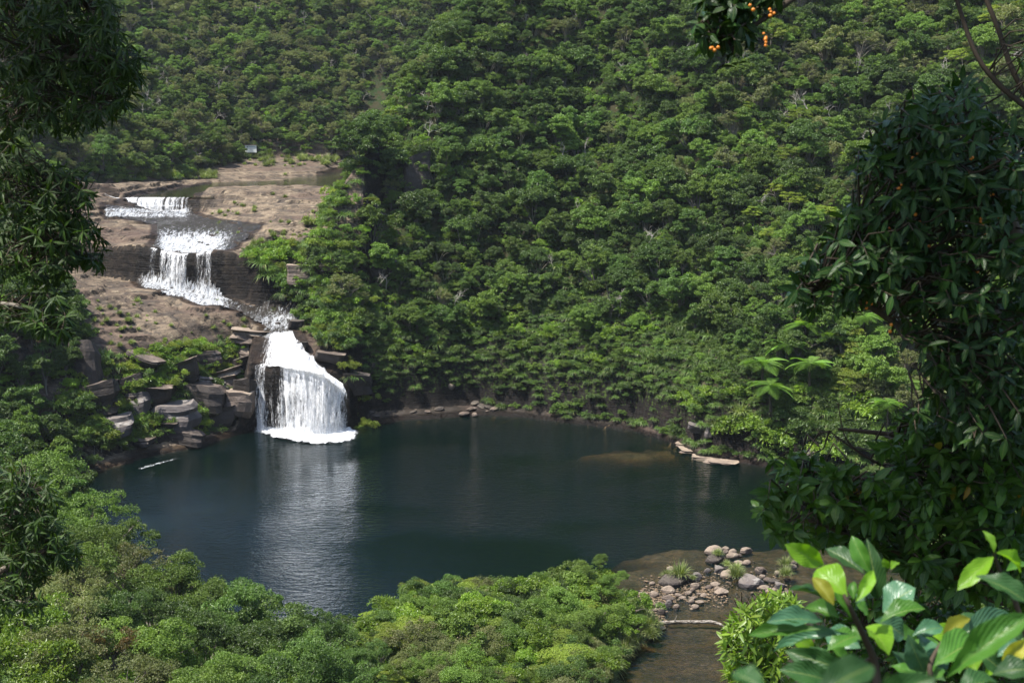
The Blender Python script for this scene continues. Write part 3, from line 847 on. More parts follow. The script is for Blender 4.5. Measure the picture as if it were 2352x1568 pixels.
mk('sh', 5, lambda i: [("foliage", crown_mesh("foliage", ML['mid' if i % 2 else 'dark'], 180 + i, R=(1.5, 1.5, 1.1), nc=24, nl=70, ls=.24, rc=.34)[0]), ("stem", trunk_mesh("stem", 180 + i, [np.array([.5, .3, .3]), np.array([-.5, .2, .4])], (1.5, 1.5, 1.1), depth=1.6, r0=.05, limbs=2))])
mk('sy', 3, lambda i: [("foliage", crown_mesh("foliage", ML['bright' if i else 'yellow'], 190 + i, R=(1.5, 1.5, 1.2), nc=26, nl=60, ls=.22, rc=.32)[0]), ("stem", trunk_mesh("stem", 190 + i, [np.array([.5, .3, .3]), np.array([-.5, .2, .4])], (1.5, 1.5, 1.1), depth=1.6, r0=.05, limbs=2))])
mk('gr', 4, lambda i: [("blades", grass_mesh("blades", ML['grass'], 200 + i, n=220, L=1.3, w=.035))])
mk('hg', 4, lambda i: [("blades", grass_mesh("blades", ML['reed'], 210 + i, n=260, L=1.7, w=.045, spread=1.2, down=.35))])

def place(kind, name, cat, label, group, loc, s=1.0, rz=None, i=None, sz=None, tilt=0.0, color=None):
    P = PROTO[kind]; i = int(rng.integers(len(P))) if i is None else i % len(P)
    root = bpy.data.objects.new(name, None); COL.objects.link(root)
    root.empty_display_size = .3
    root.location = loc
    root.rotation_euler = (float(rng.normal() * tilt), float(rng.normal() * tilt), float(rng.random() * 6.283) if rz is None else rz)
    root.scale = (s, s, s if sz is None else sz)
    root['label'] = label; root['category'] = cat
    if group: root['group'] = group
    for pn, me in P[i]:
        o = bpy.data.objects.new(pn, me); COL.objects.link(o); o.parent = root
    return root

# ------------------------------------------------------------------ where plants can be seen
def visible(x, y, z, up=3.0, tmin=0):
    px, py, f = PX(x, y, z + up)
    ok = (px > -90) & (px < 2440) & (py > -110) & (py < 1700) & (f > 5)
    vis = np.ones(len(x), bool)
    for k in np.linspace(.25, .985, 46):
        xx, yy, zz = x * k, y * k, CAM_Z + (z + up + 1.5 - CAM_Z) * k
        vis &= ~(ok & (terrain(xx, yy) > zz + .5))
    return ok & vis
def scatter(x0, x1, y0, y1, s, keep):
    gx, gy = np.meshgrid(np.arange(x0, x1, s), np.arange(y0, y1, s))
    x = gx.ravel() + rng.uniform(-.42, .42, gx.size) * s; y = gy.ravel() + rng.uniform(-.42, .42, gx.size) * s
    k = keep(x, y); x, y = x[k], y[k]
    z = terrain(x, y)
    return x, y, z
def XF(y): return np.interp(y, XF_Y, XF_X)
def forest_ok(x, y):
    d = polysd(POOL, x, y); dr = polysd(RIVER, x, y)
    xl = np.interp(y, [150, 195, 213, 226, 245, 260, 300, 340], [-56, -63, -66, -72, -84, -89, -97, -110])
    prom = (x > XF(y) + 2.5 + 4.0 * sst(238, 250, y)) & (d > np.where(x > 8, 5.0, 7.5))
    far = (y > yback(x) + 2)
    left = (x < xl)
    north = y > 178
    fernzone = (x > 22) & (x < 60) & (y > 180) & (y < 236) & (d < 9)
    return (d > 3.0) & (dr > 2) & ~fernzone & np.where(north, prom | far | left, (x < -52) | (x > 44))
x, y, z = scatter(-240, 230, 150, 560, 3.5, forest_ok)
v = visible(x, y, z, 4)
x, y, z = x[v], y[v], z[v]
_, PYs, Fs = PX(x, y, z + 3)
PXs = _
print("forest trees", len(x))
n1 = fbm(x / 30, y / 30, 3, 55); n2 = fbm(x / 9, y / 9, 3, 77)
r_ = rng.random(len(x))
promleft = (x < 40) & (y < yback(x))
shade = promleft & (x > -18)
# species by stand: dark broadleaf in the gully, olive and thin on the far slope
kinds = np.where(r_ < .36, 'bm', np.where(r_ < .58, 'bd', np.where(r_ < .70, 'um', np.where(r_ < .95, 'th', 'dt'))))
kinds = np.where((y > yback(x)) & (r_ > .48) & (r_ < .93), 'th', kinds)
kinds = np.where((x < -55) & (y < yback(x)) & ((kinds == 'um') | (kinds == 'th')), 'bd', kinds)
kinds = np.where(shade & (r_ > .30) & (r_ < .80), 'bd', kinds)
kinds = np.where(shade & (kinds == 'th') & (n2 > 0), 'bm', kinds)
scl = (.5 + .85 * rng.random(len(x)) ** 1.6) * np.where(kinds == 'um', .8, 1) * np.where(y > yback(x), .92, 1)
SPEC = {'bd': ("broadleaf_tree", "tree", "dark green round tree"), 'bm': ("broadleaf_tree", "tree", "mid green leafy tree"),
        'um': ("flat_topped_tree", "tree", "yellow-green flat-topped tree"),
        'th': ("thin_crowned_tree", "tree", "thin olive tree"), 'dt': ("dead_tree", "dead tree", "bare grey dead tree")}
def zone(x, y, z):
    if y < 178 or (x < -60 and y < 235):
        return ("on the left bank below the rock ledges" if y > 178 else "at the water's edge lower left") if x < 0 else "on the right bank behind the dark berry tree"
    if y > float(yback(x)):
        if x < -85: return "on the far hill behind the upper cascade"
        if x < -35: return "on the far hill above the river bend"
        if x < 20: return "at the skyline top above the promontory"
        return "at the skyline top on the right"
    hb = 0 if z < 22 else (1 if z < 45 else 2)
    if x < -15: return ["low beside the lower waterfall", "halfway up the promontory", "on the promontory crest"][hb]
    if x < 12: return ["just above the pool's back wall", "in the middle of the shaded gully", "high in the shaded gully"][hb]
    if x < 40: return ["above the shallow brown shelf", "on the middle slope behind the pool", "on the upper slope behind the pool"][hb]
    return ["around the tree ferns", "on the sunny slope above the tree ferns", "high on the slope above the tree ferns"][hb]
order = np.argsort(Fs)
used = {}
rest = []
for i in order:
    k = str(kinds[i]); nm, cat, lab = SPEC[k]
    if used.get(nm, 0) >= (290 if nm == "broadleaf_tree" else 130):
        rest.append(i); continue
    used[nm] = used.get(nm, 0) + 1
    zn = zone(x[i], y[i], z[i])
    lab = ("small " if scl[i] < .8 else "large " if scl[i] > 1.02 else "medium-sized ") + lab
    hgt = (1.6 + .6 * rng.random()) * scl[i] if k != 'dt' else 1.5
    if k == 'dt': loc = (x[i], y[i], z[i] + .8); s = rng.uniform(.8, 1.3)
    else: loc = (x[i], y[i], z[i] + 1.2 + 2.0 * scl[i]); s = scl[i]
    place(k, nm, cat, lab + " " + zn, lab + "s " + zn, loc, s, tilt=.08)
print("individual", used, "rest", len(rest))

# the rest of the forest and the undergrowth: uncountable, instanced on points
def proto_collection(name, kinds):
    c = bpy.data.collections.new(name)
    k = 0
    for kd in kinds:
        for parts in PROTO[kd]:
            for pn, me in parts:
                if pn in ("trunk", "stem") and kd != 'dt': continue
                o = bpy.data.objects.new("%s_%03d" % (name, k), me); c.objects.link(o); k += 1
    return c
def instancer(name, P, idx, scale, rz, coll):
    me = bpy.data.meshes.new(name); P = np.asarray(P, np.float32)
    me.vertices.add(len(P)); me.vertices.foreach_set("co", P.ravel())
    for k, a, ty in (("idx", idx, 'INT'), ("scl", scale, 'FLOAT'), ("rz", rz, 'FLOAT')):
        at = me.attributes.new(k, ty, 'POINT'); at.data.foreach_set("value", np.asarray(a, np.int32 if ty == 'INT' else np.float32))
    o = bpy.data.objects.new(name, me); COL.objects.link(o)
    ng = bpy.data.node_groups.new(name + "_scatter", 'GeometryNodeTree')
    ng.interface.new_socket("Geometry", in_out='INPUT', socket_type='NodeSocketGeometry')
    ng.interface.new_socket("Geometry", in_out='OUTPUT', socket_type='NodeSocketGeometry')
    N = ng.nodes.new; gi, go = N("NodeGroupInput"), N("NodeGroupOutput")
    iop = N("GeometryNodeInstanceOnPoints"); ci = N("GeometryNodeCollectionInfo")
    ci.inputs[0].default_value = coll; ci.inputs[1].default_value = True; ci.inputs[2].default_value = True
    def na(k, ty):
        n = N("GeometryNodeInputNamedAttribute"); n.data_type = ty; n.inputs[0].default_value = k; return n.outputs[0]
    cx = N("ShaderNodeCombineXYZ"); L = ng.links.new
    L(na("rz", 'FLOAT'), cx.inputs[2])
    L(gi.outputs[0], iop.inputs['Points']); L(ci.outputs[0], iop.inputs['Instance'])
    iop.inputs['Pick Instance'].default_value = True
    L(na("idx", 'INT'), iop.inputs['Instance Index']); L(cx.outputs[0], iop.inputs['Rotation']); L(na("scl", 'FLOAT'), iop.inputs['Scale'])
    L(iop.outputs[0], go.inputs[0])
    m = o.modifiers.new("scatter", 'NODES'); m.node_group = ng
    o['kind'] = 'stuff'
    return o
kk = ['bd', 'bm', 'um', 'th', 'dt']; off = {}; c0 = 0
for k in kk: off[k] = c0; c0 += len(PROTO[k])
fc = proto_collection("forest_plant", kk)
rest = np.array(rest, int)
ix = [off[str(kinds[i])] + rng.integers(len(PROTO[str(kinds[i])])) for i in rest]
if len(rest):
    o = instancer("forest", np.stack([x[rest], y[rest], z[rest] + 1.2 + 2.0 * scl[rest]], 1), ix, scl[rest], rng.random(len(rest)) * 6.28, fc)
    o['label'] = "unbroken forest canopy covering the distant hillsides"; o['category'] = "forest"
# undergrowth
def under_ok(x, y):
    d = polysd(POOL, x, y); dr = polysd(RIVER, x, y)
    xl = np.interp(y, [150, 195, 213, 226, 245, 260, 300, 340], [-54, -60, -63, -69, -82, -87, -95, -108])
    prom = (x > XF(y) + 1.0 + 1.5 * sst(285, 320, y)) & (d > np.where(x > 8, 1.2, 5.5))
    return (d > .9) & (dr > 2) & np.where(y > 178, prom | (y > yback(x) + .5) | (x < xl), True)
ux, uy, uz = scatter(-240, 230, 100, 540, 2.1, under_ok)
v = visible(ux, uy, uz, 1); ux, uy, uz = ux[v], uy[v], uz[v]
print("undergrowth", len(ux))
uc = proto_collection("shrub_plant", ['sh', 'hg', 'sy'])
idx = rng.choice([0, 1, 2, 3, 4, 5, 6, 7, 8, 10, 11], len(ux))
o = instancer("undergrowth", np.stack([ux, uy, uz + .7], 1), idx, rng.uniform(.7, 1.5, len(ux)), rng.random(len(ux)) * 6.28, uc)
o['label'] = "dense low undergrowth between the trees on the slopes"; o['category'] = "undergrowth"
# ------------------------------------------------------------------ rocks
from mathutils import noise as mnoise
import bmesh
def rock_mesh(name, seed, mat, angular=.5, sub=3, strat=0.0):
    bm = bmesh.new(); bmesh.ops.create_icosphere(bm, subdivisions=sub, radius=1)
    r = random.Random(seed); off = Vector((r.random() * 50, r.random() * 50, r.random() * 50))
    planes = [(Vector((r.gauss(0, 1), r.gauss(0, 1), r.gauss(0, .9))).normalized(), r.uniform(.55, .85)) for _ in range(int(5 + 8 * angular))]
    for v in bm.verts:
        c = v.co.copy()
        for n, d in planes:
            k = c.dot(n) - d
            if k > 0: c -= n * k * (.35 + .6 * angular)
        c *= 1 + .16 * mnoise.noise(c * 1.3 + off) + .07 * mnoise.noise(c * 4 + off)
        if strat: c.x += .06 * math.sin(c.z * 14 + off.x); c.y += .06 * math.sin(c.z * 14 + off.x)
        v.co = c
    me = bpy.data.meshes.new(name); bm.to_mesh(me); bm.free(); me.materials.append(mat)
    me.polygons.foreach_set("use_smooth", [angular < .5] * len(me.polygons)); return me
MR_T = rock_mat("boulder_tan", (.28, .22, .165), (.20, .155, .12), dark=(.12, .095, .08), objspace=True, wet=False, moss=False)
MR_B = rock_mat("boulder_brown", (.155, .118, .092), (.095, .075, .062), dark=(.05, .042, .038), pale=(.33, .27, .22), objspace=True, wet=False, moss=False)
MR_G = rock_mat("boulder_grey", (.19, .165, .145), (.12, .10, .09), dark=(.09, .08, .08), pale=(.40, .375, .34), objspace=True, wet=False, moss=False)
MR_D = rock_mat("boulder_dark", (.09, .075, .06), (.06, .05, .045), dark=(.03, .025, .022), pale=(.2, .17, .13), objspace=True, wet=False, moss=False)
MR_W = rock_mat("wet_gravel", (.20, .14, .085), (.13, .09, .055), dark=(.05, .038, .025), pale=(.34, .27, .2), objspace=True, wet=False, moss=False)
def inpoly0(P, n, r):
    P = np.array(P, float); lo, hi = P.min(0), P.max(0); q = lo + (hi - lo) * r.random((n * 6, 2))
    return q[polysd(P, q[:, 0], q[:, 1]) < 0][:n]
RK = {k: [rock_mesh("boulder", 10 * j + i, m, a) for i in range(4)] for j, (k, m, a) in enumerate(
    [('t', MR_T, .15), ('b', MR_B, .8), ('g', MR_G, .75), ('d', MR_D, .5), ('tb', MR_T, .8), ('br', MR_B, .2)])}
for k in RK:
    for me in RK[k]: me.name = "boulder"
def block_mesh(seed, mat):
    bm = bmesh.new(); bmesh.ops.create_cube(bm, size=1.7)
    bmesh.ops.subdivide_edges(bm, edges=bm.edges[:], cuts=4, use_grid_fill=True)
    r = random.Random(seed); off = Vector((r.random() * 50, r.random() * 50, r.random() * 50)); sk = [r.uniform(-.25, .25) for _ in range(4)]
    for v in bm.verts:
        c = v.co.copy(); n = mnoise.noise_vector(c * 1.1 + off)
        lay = math.floor((c.z + .85) / .34)
        rr_ = random.Random(seed * 31 + int(lay)); g = 1 + rr_.uniform(-.16, .1)
        m = max(abs(c.x), abs(c.y)); 
        if abs(c.x) > .6 and abs(c.y) > .6: g *= .88
        c = Vector((c.x * g + sk[0] * c.z, c.y * g + sk[1] * c.z, c.z * (1 + sk[2] * c.x + sk[3] * c.y))) + n * .17
        v.co = c
    me = bpy.data.meshes.new("boulder"); bm.to_mesh(me); bm.free(); me.materials.append(mat); me.polygons.foreach_set("use_smooth", [False] * len(me.polygons)); return me
for k_, m_ in (('B', MR_B), ('G', MR_G), ('T', MR_T), ('D', MR_D)): RK[k_] = [block_mesh(900 + ord(k_) + i, m_) for i in range(4)]
nrk = 0
def rock(kind, loc, sx, sy, sz, label, group=None, rz=None, name="boulder", cat="boulder"):
    global nrk; nrk += 1
    o = link(name, RK[kind][nrk % 4], loc=loc, label=label, cat=cat, group=group)
    o.scale = (sx, sy, sz); o.rotation_euler = (rng.normal() * .12, rng.normal() * .12, float(rng.random() * 6.28) if rz is None else rz)
    return o
# the bar of boulders where the pool runs out; measured in an enlarged crop of the photograph
def cpx(cx, cy): return (1560 + cx / 5.227) * .91875, (1350 + cy / 5.227) * .91875
BAR = [ # cx, cy(centre), w, h, kind, label
 (1165,130,230,130,'t',"large tan boulder at the far end of the boulder bar, grass on its shoulder"),
 (1190,245,220,140,'d',"dark wet boulder just in front of the farthest tan boulder"),
 (1325,100,90,50,'t',"small round stone behind the far boulder, topmost of a pair"),
 (1320,145,90,50,'br',"small round stone in front of its twin near the far boulder"),
 (1415,145,110,80,'t',"rounded stone half hidden behind a larger round one at the far end"),
 (1415,195,150,90,'t',"big rounded tan stone at the far end of the bar"),
 (1505,195,80,50,'br',"small brown stone touching the big rounded tan stone"),
 (1590,135,180,100,'tb',"flat-sided tan rock lying alone at the far right of the bar"),
 (1600,285,110,70,'t',"tan stone alone in the water behind the middle grass tuft"),
 (1500,285,120,50,'t',"low tan stone just behind the middle grass tuft"),
 (1245,375,170,120,'g',"grey angular rock between the two grassy boulders"),
 (1085,390,100,60,'g',"small grey rock on the pool side of the grey angular rock"),
 (1350,440,190,110,'t',"tan boulder under the middle grass tuft"),
 (1640,540,340,220,'g',"biggest boulder of the bar, pale grey and angular with a bright left face"),
 (1780,400,160,110,'b',"brown peaked rock behind the biggest grey boulder"),
 (1805,465,90,50,'t',"small tan stone at the foot of the brown peaked rock"),
 (1880,510,110,60,'br',"low brown stone right of the biggest grey boulder"),
 (1955,530,140,80,'d',"dark slanting slab right of the biggest grey boulder"),
 (2030,590,180,110,'g',"grey boulder at the right end of the bar behind the yellow stone"),
 (1930,665,200,90,'tb',"long yellowish stone at the near right edge of the bar"),
 (2130,680,160,100,'b',"dark mottled rock at the near right end of the bar"),
 (1830,610,130,50,'t',"flat tan stone behind the long yellowish stone"),
 (2220,290,110,70,'br',"brown rock beside the right-hand grass tuft"),
 (2000,420,80,60,'t',"small pinkish stone left of the right-hand grass tuft"),
 (2180,350,150,90,'t',"tan boulder under the right-hand grass tuft"),
 (660,520,370,190,'d',"large dark boulder carrying the big grass tuft"),
 (610,370,110,60,'t',"pale stone top showing behind the big grass tuft"),
 (930,480,190,130,'g',"grey boulder right of the big grass tuft"),
 (365,555,80,50,'t',"pale stone awash in the pool left of the big grass tuft"),
 (930,590,120,100,'t',"round tan stone in front of the grey boulder by the big tuft"),
 (1110,610,120,60,'b',"brown flat stone in the centre of the gravel"),
 (1185,565,130,40,'t',"long flat stone behind the brown flat stone"),
 (1210,620,80,50,'t',"small yellow stone right of the brown flat stone"),
 (1260,675,210,100,'tb',"wide flat-topped stone at the near edge of the bar centre"),
 (575,650,180,110,'t',"smooth dome-shaped tan stone in front of the big grass tuft"),
 (390,705,130,90,'t',"pale round stone nearest the leafy point"),
 (885,645,65,65,'t',"small pale egg-shaped stone in the gravel"),
 (840,680,90,60,'t',"tan stone just under the egg-shaped stone"),
 (235,690,140,40,'t',"thin flat stone touching the bushes of the leafy point"),
 (290,750,80,40,'br',"small low stone by the bushes of the leafy point"),
 (580,750,160,70,'br',"dark purple-brown stone in the middle of the gravel"),
 (710,705,90,50,'t',"small tan stone right of the dome-shaped stone"),
 (760,740,90,40,'t',"flat tan stone right of the purple-brown stone"),
 (575,830,120,110,'g',"blocky pale-topped stone on the near side of the gravel"),
 (680,860,90,80,'t',"round tan stone right of the blocky pale-topped stone"),
 (460,840,140,90,'br',"pinkish rounded stone left of the blocky pale-topped stone"),
 (490,930,120,120,'br',"smooth purple-grey stone nearest the fallen log"),
 (410,900,90,50,'t',"small tan stone left of the smooth purple-grey stone"),
 (880,790,80,70,'t',"round orange-tan stone at the near edge of the gravel"),
 (895,745,80,40,'t',"small stone behind the round orange-tan stone"),
 (985,795,110,35,'t',"thin flat stone at the near edge of the gravel"),
 (925,860,110,55,'t',"yellow-brown stone lying alone nearest the river outlet"),
 (1040,710,90,50,'t',"pale pebble-like stone left of the wide flat-topped stone"),
 (980,690,60,35,'t',"small stone in the gravel between the egg-shaped and wide stones"),
 (480,1140,120,40,'t',"low pinkish stone beside the left end of the fallen log")]
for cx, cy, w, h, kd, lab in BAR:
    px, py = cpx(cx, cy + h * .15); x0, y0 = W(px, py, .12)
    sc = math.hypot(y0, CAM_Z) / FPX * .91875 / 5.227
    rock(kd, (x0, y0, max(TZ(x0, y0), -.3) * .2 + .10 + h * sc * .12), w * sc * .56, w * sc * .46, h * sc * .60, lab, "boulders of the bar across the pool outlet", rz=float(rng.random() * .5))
# small gravel between them: uncountable
A = Acc()
gm = [np.array([v.co[:] for v in rock_mesh("g", 80 + i, MR_T, .4, 1).vertices]) for i in range(3)]
gmf = [np.array([p.vertices[:] for p in m.polygons]) for m in [rock_mesh("g", 80 + i, MR_T, .4, 1) for i in range(3)]]
gx = []
for i in range(1500):
    k = rng.random()
    if k < .6: cx, cy = rng.uniform(200, 1350), rng.normal(680, 85)
    elif k < .8: cx, cy = rng.uniform(1000, 2200), rng.normal(560, 110)
    else: cx, cy = rng.uniform(350, 560), rng.uniform(700, 1150)
    px, py = cpx(cx, cy); x0, y0 = W(px, py, 0); s = rng.uniform(.07, .24) * (1.5 if rng.random() < .1 else 1)
    j = i % 3; an = rng.random() * 6.28; ca, sa = math.cos(an), math.sin(an)
    V = gm[j] * np.array([s, s * .8, s * .55]); V = np.stack([V[:, 0] * ca - V[:, 1] * sa, V[:, 0] * sa + V[:, 1] * ca, V[:, 2]], 1) + np.array([x0, y0, rng.uniform(-.12, .06)])
    A.add(V, T=gmf[j])
o = link("gravel", A.mesh("gravel", [MR_W], smooth=False), kind='stuff', label="small rounded gravel lying in the shallow water between the boulders", cat="gravel")
# boulders on the ledges and cliffs: px, py, w, h (2352 px photo)
LEDGE = [(190,835,75,105,'B',"tall brown block standing at the left edge of the rock ledges"),
 (262,975,85,40,'G',"lichen-spotted flat rock low on the left slope"),(245,935,60,40,'B',"dark cracked rock above the lichen-spotted flat rock"),
 (400,955,100,48,'G',"lichen-grey overhanging rock in the middle of the left slope"),(460,905,110,60,'B',"dark brown boulder above the overhanging lichen-grey rock"),
 (510,865,95,38,'T',"long tan slab pointing at the lower waterfall"),(545,890,50,34,'T',"tan rock at the tip of the long tan slab"),
 (548,928,70,62,'T',"tan blocky boulder closest to the lower waterfall"),(470,820,70,30,'B',"brown block under the shelf edge"),
 (330,830,90,34,'B',"purplish slab among bushes on the left slope"),(420,850,70,40,'B',"brown boulder between two bushes on the left slope"),
 (300,880,60,34,'B',"small dark rock under the purplish slab"),(560,800,80,34,'T',"flat rock at the left lip of the lower waterfall"),
 (575,770,90,26,'T',"tan slab ending the shelf above the lower waterfall"),
 (955,398,66,76,'B',"square brown cliff block high on the promontory"),(868,628,60,40,'B',"brown rock jutting from the bushes on the promontory"),
 (690,648,62,38,'T',"pale-topped block on the promontory edge facing the middle waterfall"),(765,615,60,24,'T',"flat pinkish rock among grass on the promontory"),
 (755,818,70,22,'B',"brown rock ledge right of the lower waterfall top"),(820,880,70,50,'D',"dark wet rock right of the lower waterfall lip"),
 (690,800,30,26,'D',"small black rock at the right edge of the chute"),(680,745,34,24,'D',"dark stone where the stream narrows"),
 (1036,887,15,13,'t',"small pale stone lodged above the back shore"),(1090,953,13,11,'t',"round pale stone at the back edge of the pool"),
 (1608,995,52,17,'G',"pale grey boulder behind the flat slabs on the right shore"),(1630,1022,22,18,'G',"small pale block on the flat slabs"),
 (1860,1048,60,26,'G',"pale rock under the bushes on the right shore"),(390,600,20,10,'D',"small wet stone in the middle stream"),
 (560,845,60,60,'D',"dark stepped block against the left side of the lower waterfall"),(562,905,50,60,'D',"dark block below the stepped one left of the lower waterfall"),
 (350,905,80,40,'B',"brown ledge block left of the dark brown boulder"),(225,905,90,60,'B',"brown cliff block at the far left of the left slope"),(420,1000,90,36,'B',"low brown block near the water on the left slope"),
 (310,930,70,50,'G',"grey cliff block in the middle of the left slope bushes"),(500,960,70,40,'B',"brown block above the water left of the lower waterfall")]
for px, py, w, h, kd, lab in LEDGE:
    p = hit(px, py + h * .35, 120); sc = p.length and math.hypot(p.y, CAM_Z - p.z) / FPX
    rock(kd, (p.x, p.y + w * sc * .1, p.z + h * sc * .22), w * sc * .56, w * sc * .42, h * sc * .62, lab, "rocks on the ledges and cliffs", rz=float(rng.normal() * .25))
for i in range(24):
    px = rng.uniform(225, 560); py = rng.uniform(850, 1000) + (560 - px) * .12
    p = hit(px, py, 180); sc = p.y / FPX
    if p.z < 1: continue
    w = rng.uniform(22, 60); rock(['B', 'G', 'B', 'D'][i % 4], p - Vector((0, 0, .2)), w * sc * .6, w * sc * .5, w * sc * rng.uniform(.18, .3),
         "rough " + ['brown', 'lichen-grey', 'brown', 'dark'][i % 4] + " rock bedded in the bushy left slope", "rough rocks bedded in the left slope", rz=float(rng.normal() * .4))
# flat slabs at the right shore
for k, (px, py, w) in enumerate([(1640, 1046, 95), (1615, 1034, 100), (1600, 1022, 85), (1655, 1056, 70)]):
    x0, y0 = W(px, py, .25)
    o = link("rock_slab", RK['T'][k % 4], loc=(x0, y0, .05 + .16 * (k % 3)), label=["lowest wide pale slab on the right shore", "middle pale slab on the right shore", "upper pale slab under the grey boulder on the right shore", "small outermost slab touching the water on the right shore"][k], cat="rock slab", group="flat slabs on the right shore")
    o.scale = (w * .064 * .62, 1.9, .26); o.rotation_euler = (0, 0, -.1 * k)
# back-shore rubble
for i in range(14):
    px = rng.uniform(840, 1150); py = np.interp(px, [840, 1000, 1100, 1250], [970, 958, 950, 962]) - rng.uniform(0, 22)
    p = hit(px, py, 200); w = rng.uniform(8, 26)
    rock(['d', 'b', 'br'][i % 3], p, w * .045, w * .04, w * .02, "dark wet rubble stone along the back shore under the cliff", "rubble stones along the back shore")

# ------------------------------------------------------------------ log, stump, sign
t = NT("weathered_log"); p = t.obj(); _n = t.noise(t.map(p, (1, 4, 4)), 2.2, 6, .7)
M_LOG = t.done(t.bsdf(t.mix(t.ramp(_n, .45, .58), (.30, .27, .235), (.07, .055, .04)), .9, .1, t.bump(_n, .8, .1)))
def log_obj():
    root = link("fallen_log", None, label="bleached fallen log lying across the river outlet, bent at its right end", cat="fallen log")
    pts = []
    for cx, cy, z in [(430,1085,.25),(650,1075,.30),(880,1062,.38),(1130,1050,.45),(1230,1085,.38),(1330,1125,.30),(1450,1160,.1)]:
        px, py = cpx(cx, cy); pts.append((*W(px, py, z), z))
    pts = [tuple(np.array(p) + np.array([0, rng.normal() * .12, rng.normal() * .05])) for p in pts]
    A = Acc(); V, Q = tube(pts, [.20, .19, .20, .21, .17, .13, .08], 10); V = np.array(V)
    V += rng.normal(size=V.shape) * .02; A.add(V, Q); link("log_trunk", A.mesh("log_trunk", [M_LOG]), parent=root)
    for i, (a, dx, dz) in enumerate([(1, .3, .9), (5, -.5, -.2), (5, .5, .5), (2, -.2, .4)]):
        p = Vector(pts[a]); A = Acc(); V, Q = tube([p, p + Vector((dx * .5, -.2, dz * .5)), p + Vector((dx, -.3, dz))], [.07, .04, .015], 5); A.add(V, Q)
        link("branch_stub", A.mesh("branch_stub", [M_DEAD]), parent=root)
log_obj()
p = hit(536, 792, 180)
root = link("tree_stump", None, label="small charred-looking dead stump on the tip of the rock shelf", cat="stump")
A = Acc(); V, Q = tube([p, p + Vector((.2, 0, 1.0)), p + Vector((-.1, 0, 2.2)), p + Vector((.1, 0, 2.8))], [.5, .4, .3, .08], 8); A.add(V, Q); link("stump_trunk", A.mesh("stump_trunk", [M_DBARK]), parent=root)
for dx, dz in ((.8, 1.4), (-.7, 1.1)):
    A = Acc(); q = p + Vector((0, 0, 1.2)); V, Q = tube([q, q + Vector((dx * .6, 0, dz * .4)), q + Vector((dx, 0, dz))], [.22, .14, .04], 6); A.add(V, Q)
    link("broken_limb", A.mesh("broken_limb", [M_DBARK]), parent=root)
# sign
def box(name, cx, cy, cz, sx, sy, sz, mat, parent):
    V = [(cx + a * sx / 2, cy + b * sy / 2, cz + c * sz / 2) for c in (-1, 1) for b in (-1, 1) for a in (-1, 1)]
    Q = [(0, 2, 3, 1), (4, 5, 7, 6), (0, 1, 5, 4), (2, 6, 7, 3), (0, 4, 6, 2), (1, 3, 7, 5)]
    return link(name, mesh_np(name, V, Q, mats=[mat], smooth=False), parent=parent)
t = NT("sign_white"); M_SIGN = t.done(t.bsdf(t.mix(t.ramp(t.noise(t.obj(), 1.5, 3), .4, .7), (.78, .80, .76), (.62, .66, .64)), .5, .3))
t = NT("sign_print"); M_PRINT = t.done(t.bsdf((.22, .27, .29), .6, .2))
t = NT("sign_print_faint"); M_PRINT2 = t.done(t.bsdf((.42, .47, .50), .6, .2))
t = NT("sign_frame"); M_SFR = t.done(t.bsdf((.12, .08, .07), .7, .2))
sx0, sy0 = W(576, 348, 39.5); sz0 = TZ(sx0, sy0)
sy0 = 402.0; pc = WT(576, 342, sy0 / 1.0 * 1.0); 
sroot = link("notice_board", None, label="white notice board on posts at the forest edge above the river", cat="sign", loc=(pc.x, pc.y, pc.z))
box("panel", 0, 0, 0, 3.3, .08, 2.1, M_SIGN, sroot)
box("roof_board", 0, -.05, 1.16, 3.5, .4, .14, M_SFR, sroot)
for s_ in (-1, 1): box("post", s_ * 1.45, .12, -1.2, .14, .14, 4.4, M_SFR, sroot)
A = Acc(); V = [(-.9 + .22 * math.cos(a) * (1 + .3 * math.sin(3 * a)), -.045, .52 + .2 * math.sin(a)) for a in np.linspace(0, 6.28, 13)[:-1]] + [(-.9, -.045, .52)]
A.add(V, T=[(i, (i + 1) % 12, 12) for i in range(12)]); link("printed_mark", A.mesh("printed_mark", [M_PRINT]), parent=sroot)
box("printed_band", .35, -.045, .58, 1.8, .004, .22, M_PRINT2, sroot)

# ------------------------------------------------------------------ grass tufts and bushes on the rock
def tuft(px, py, s, lab, grp, kind='gr', t0=150, name="grass_tuft", cat="grass tuft", lift=0):
    p = hit(px, py, t0); return place(kind, name, cat, lab, grp, (p.x, p.y, p.z - .05 + lift), s)
for px, py, s, lab in [(690,655,1.5,"pale shaggy grass on the promontory edge by the pale-topped block"),(630,720,1.2,"grass hanging where the stream narrows"),
    (740,372,1.6,"clump of grass on the far river bank"),(655,402,.9,"small tuft on the pale far bank rock"),(627,447,.8,"single round tuft on top of the middle rock dome"),
    (710,520,2.2,"wide clump of grass in the hollow of the middle ledge"),(560,475,.9,"tuft left of a pair on the middle rock dome"),(585,478,.9,"tuft right of a pair on the middle rock dome"),
    (505,490,1.1,"green tuft in the shade beside the upper cascade"),(545,492,.9,"low tuft at the foot of the middle rock dome"),
    (170,690,1.7,"yellowish grass at the left end of the lower shelf"),(420,795,1.2,"tuft at the front edge of the lower shelf")]:
    tuft(px, py, s, lab, "grass tufts on the rock ledges")
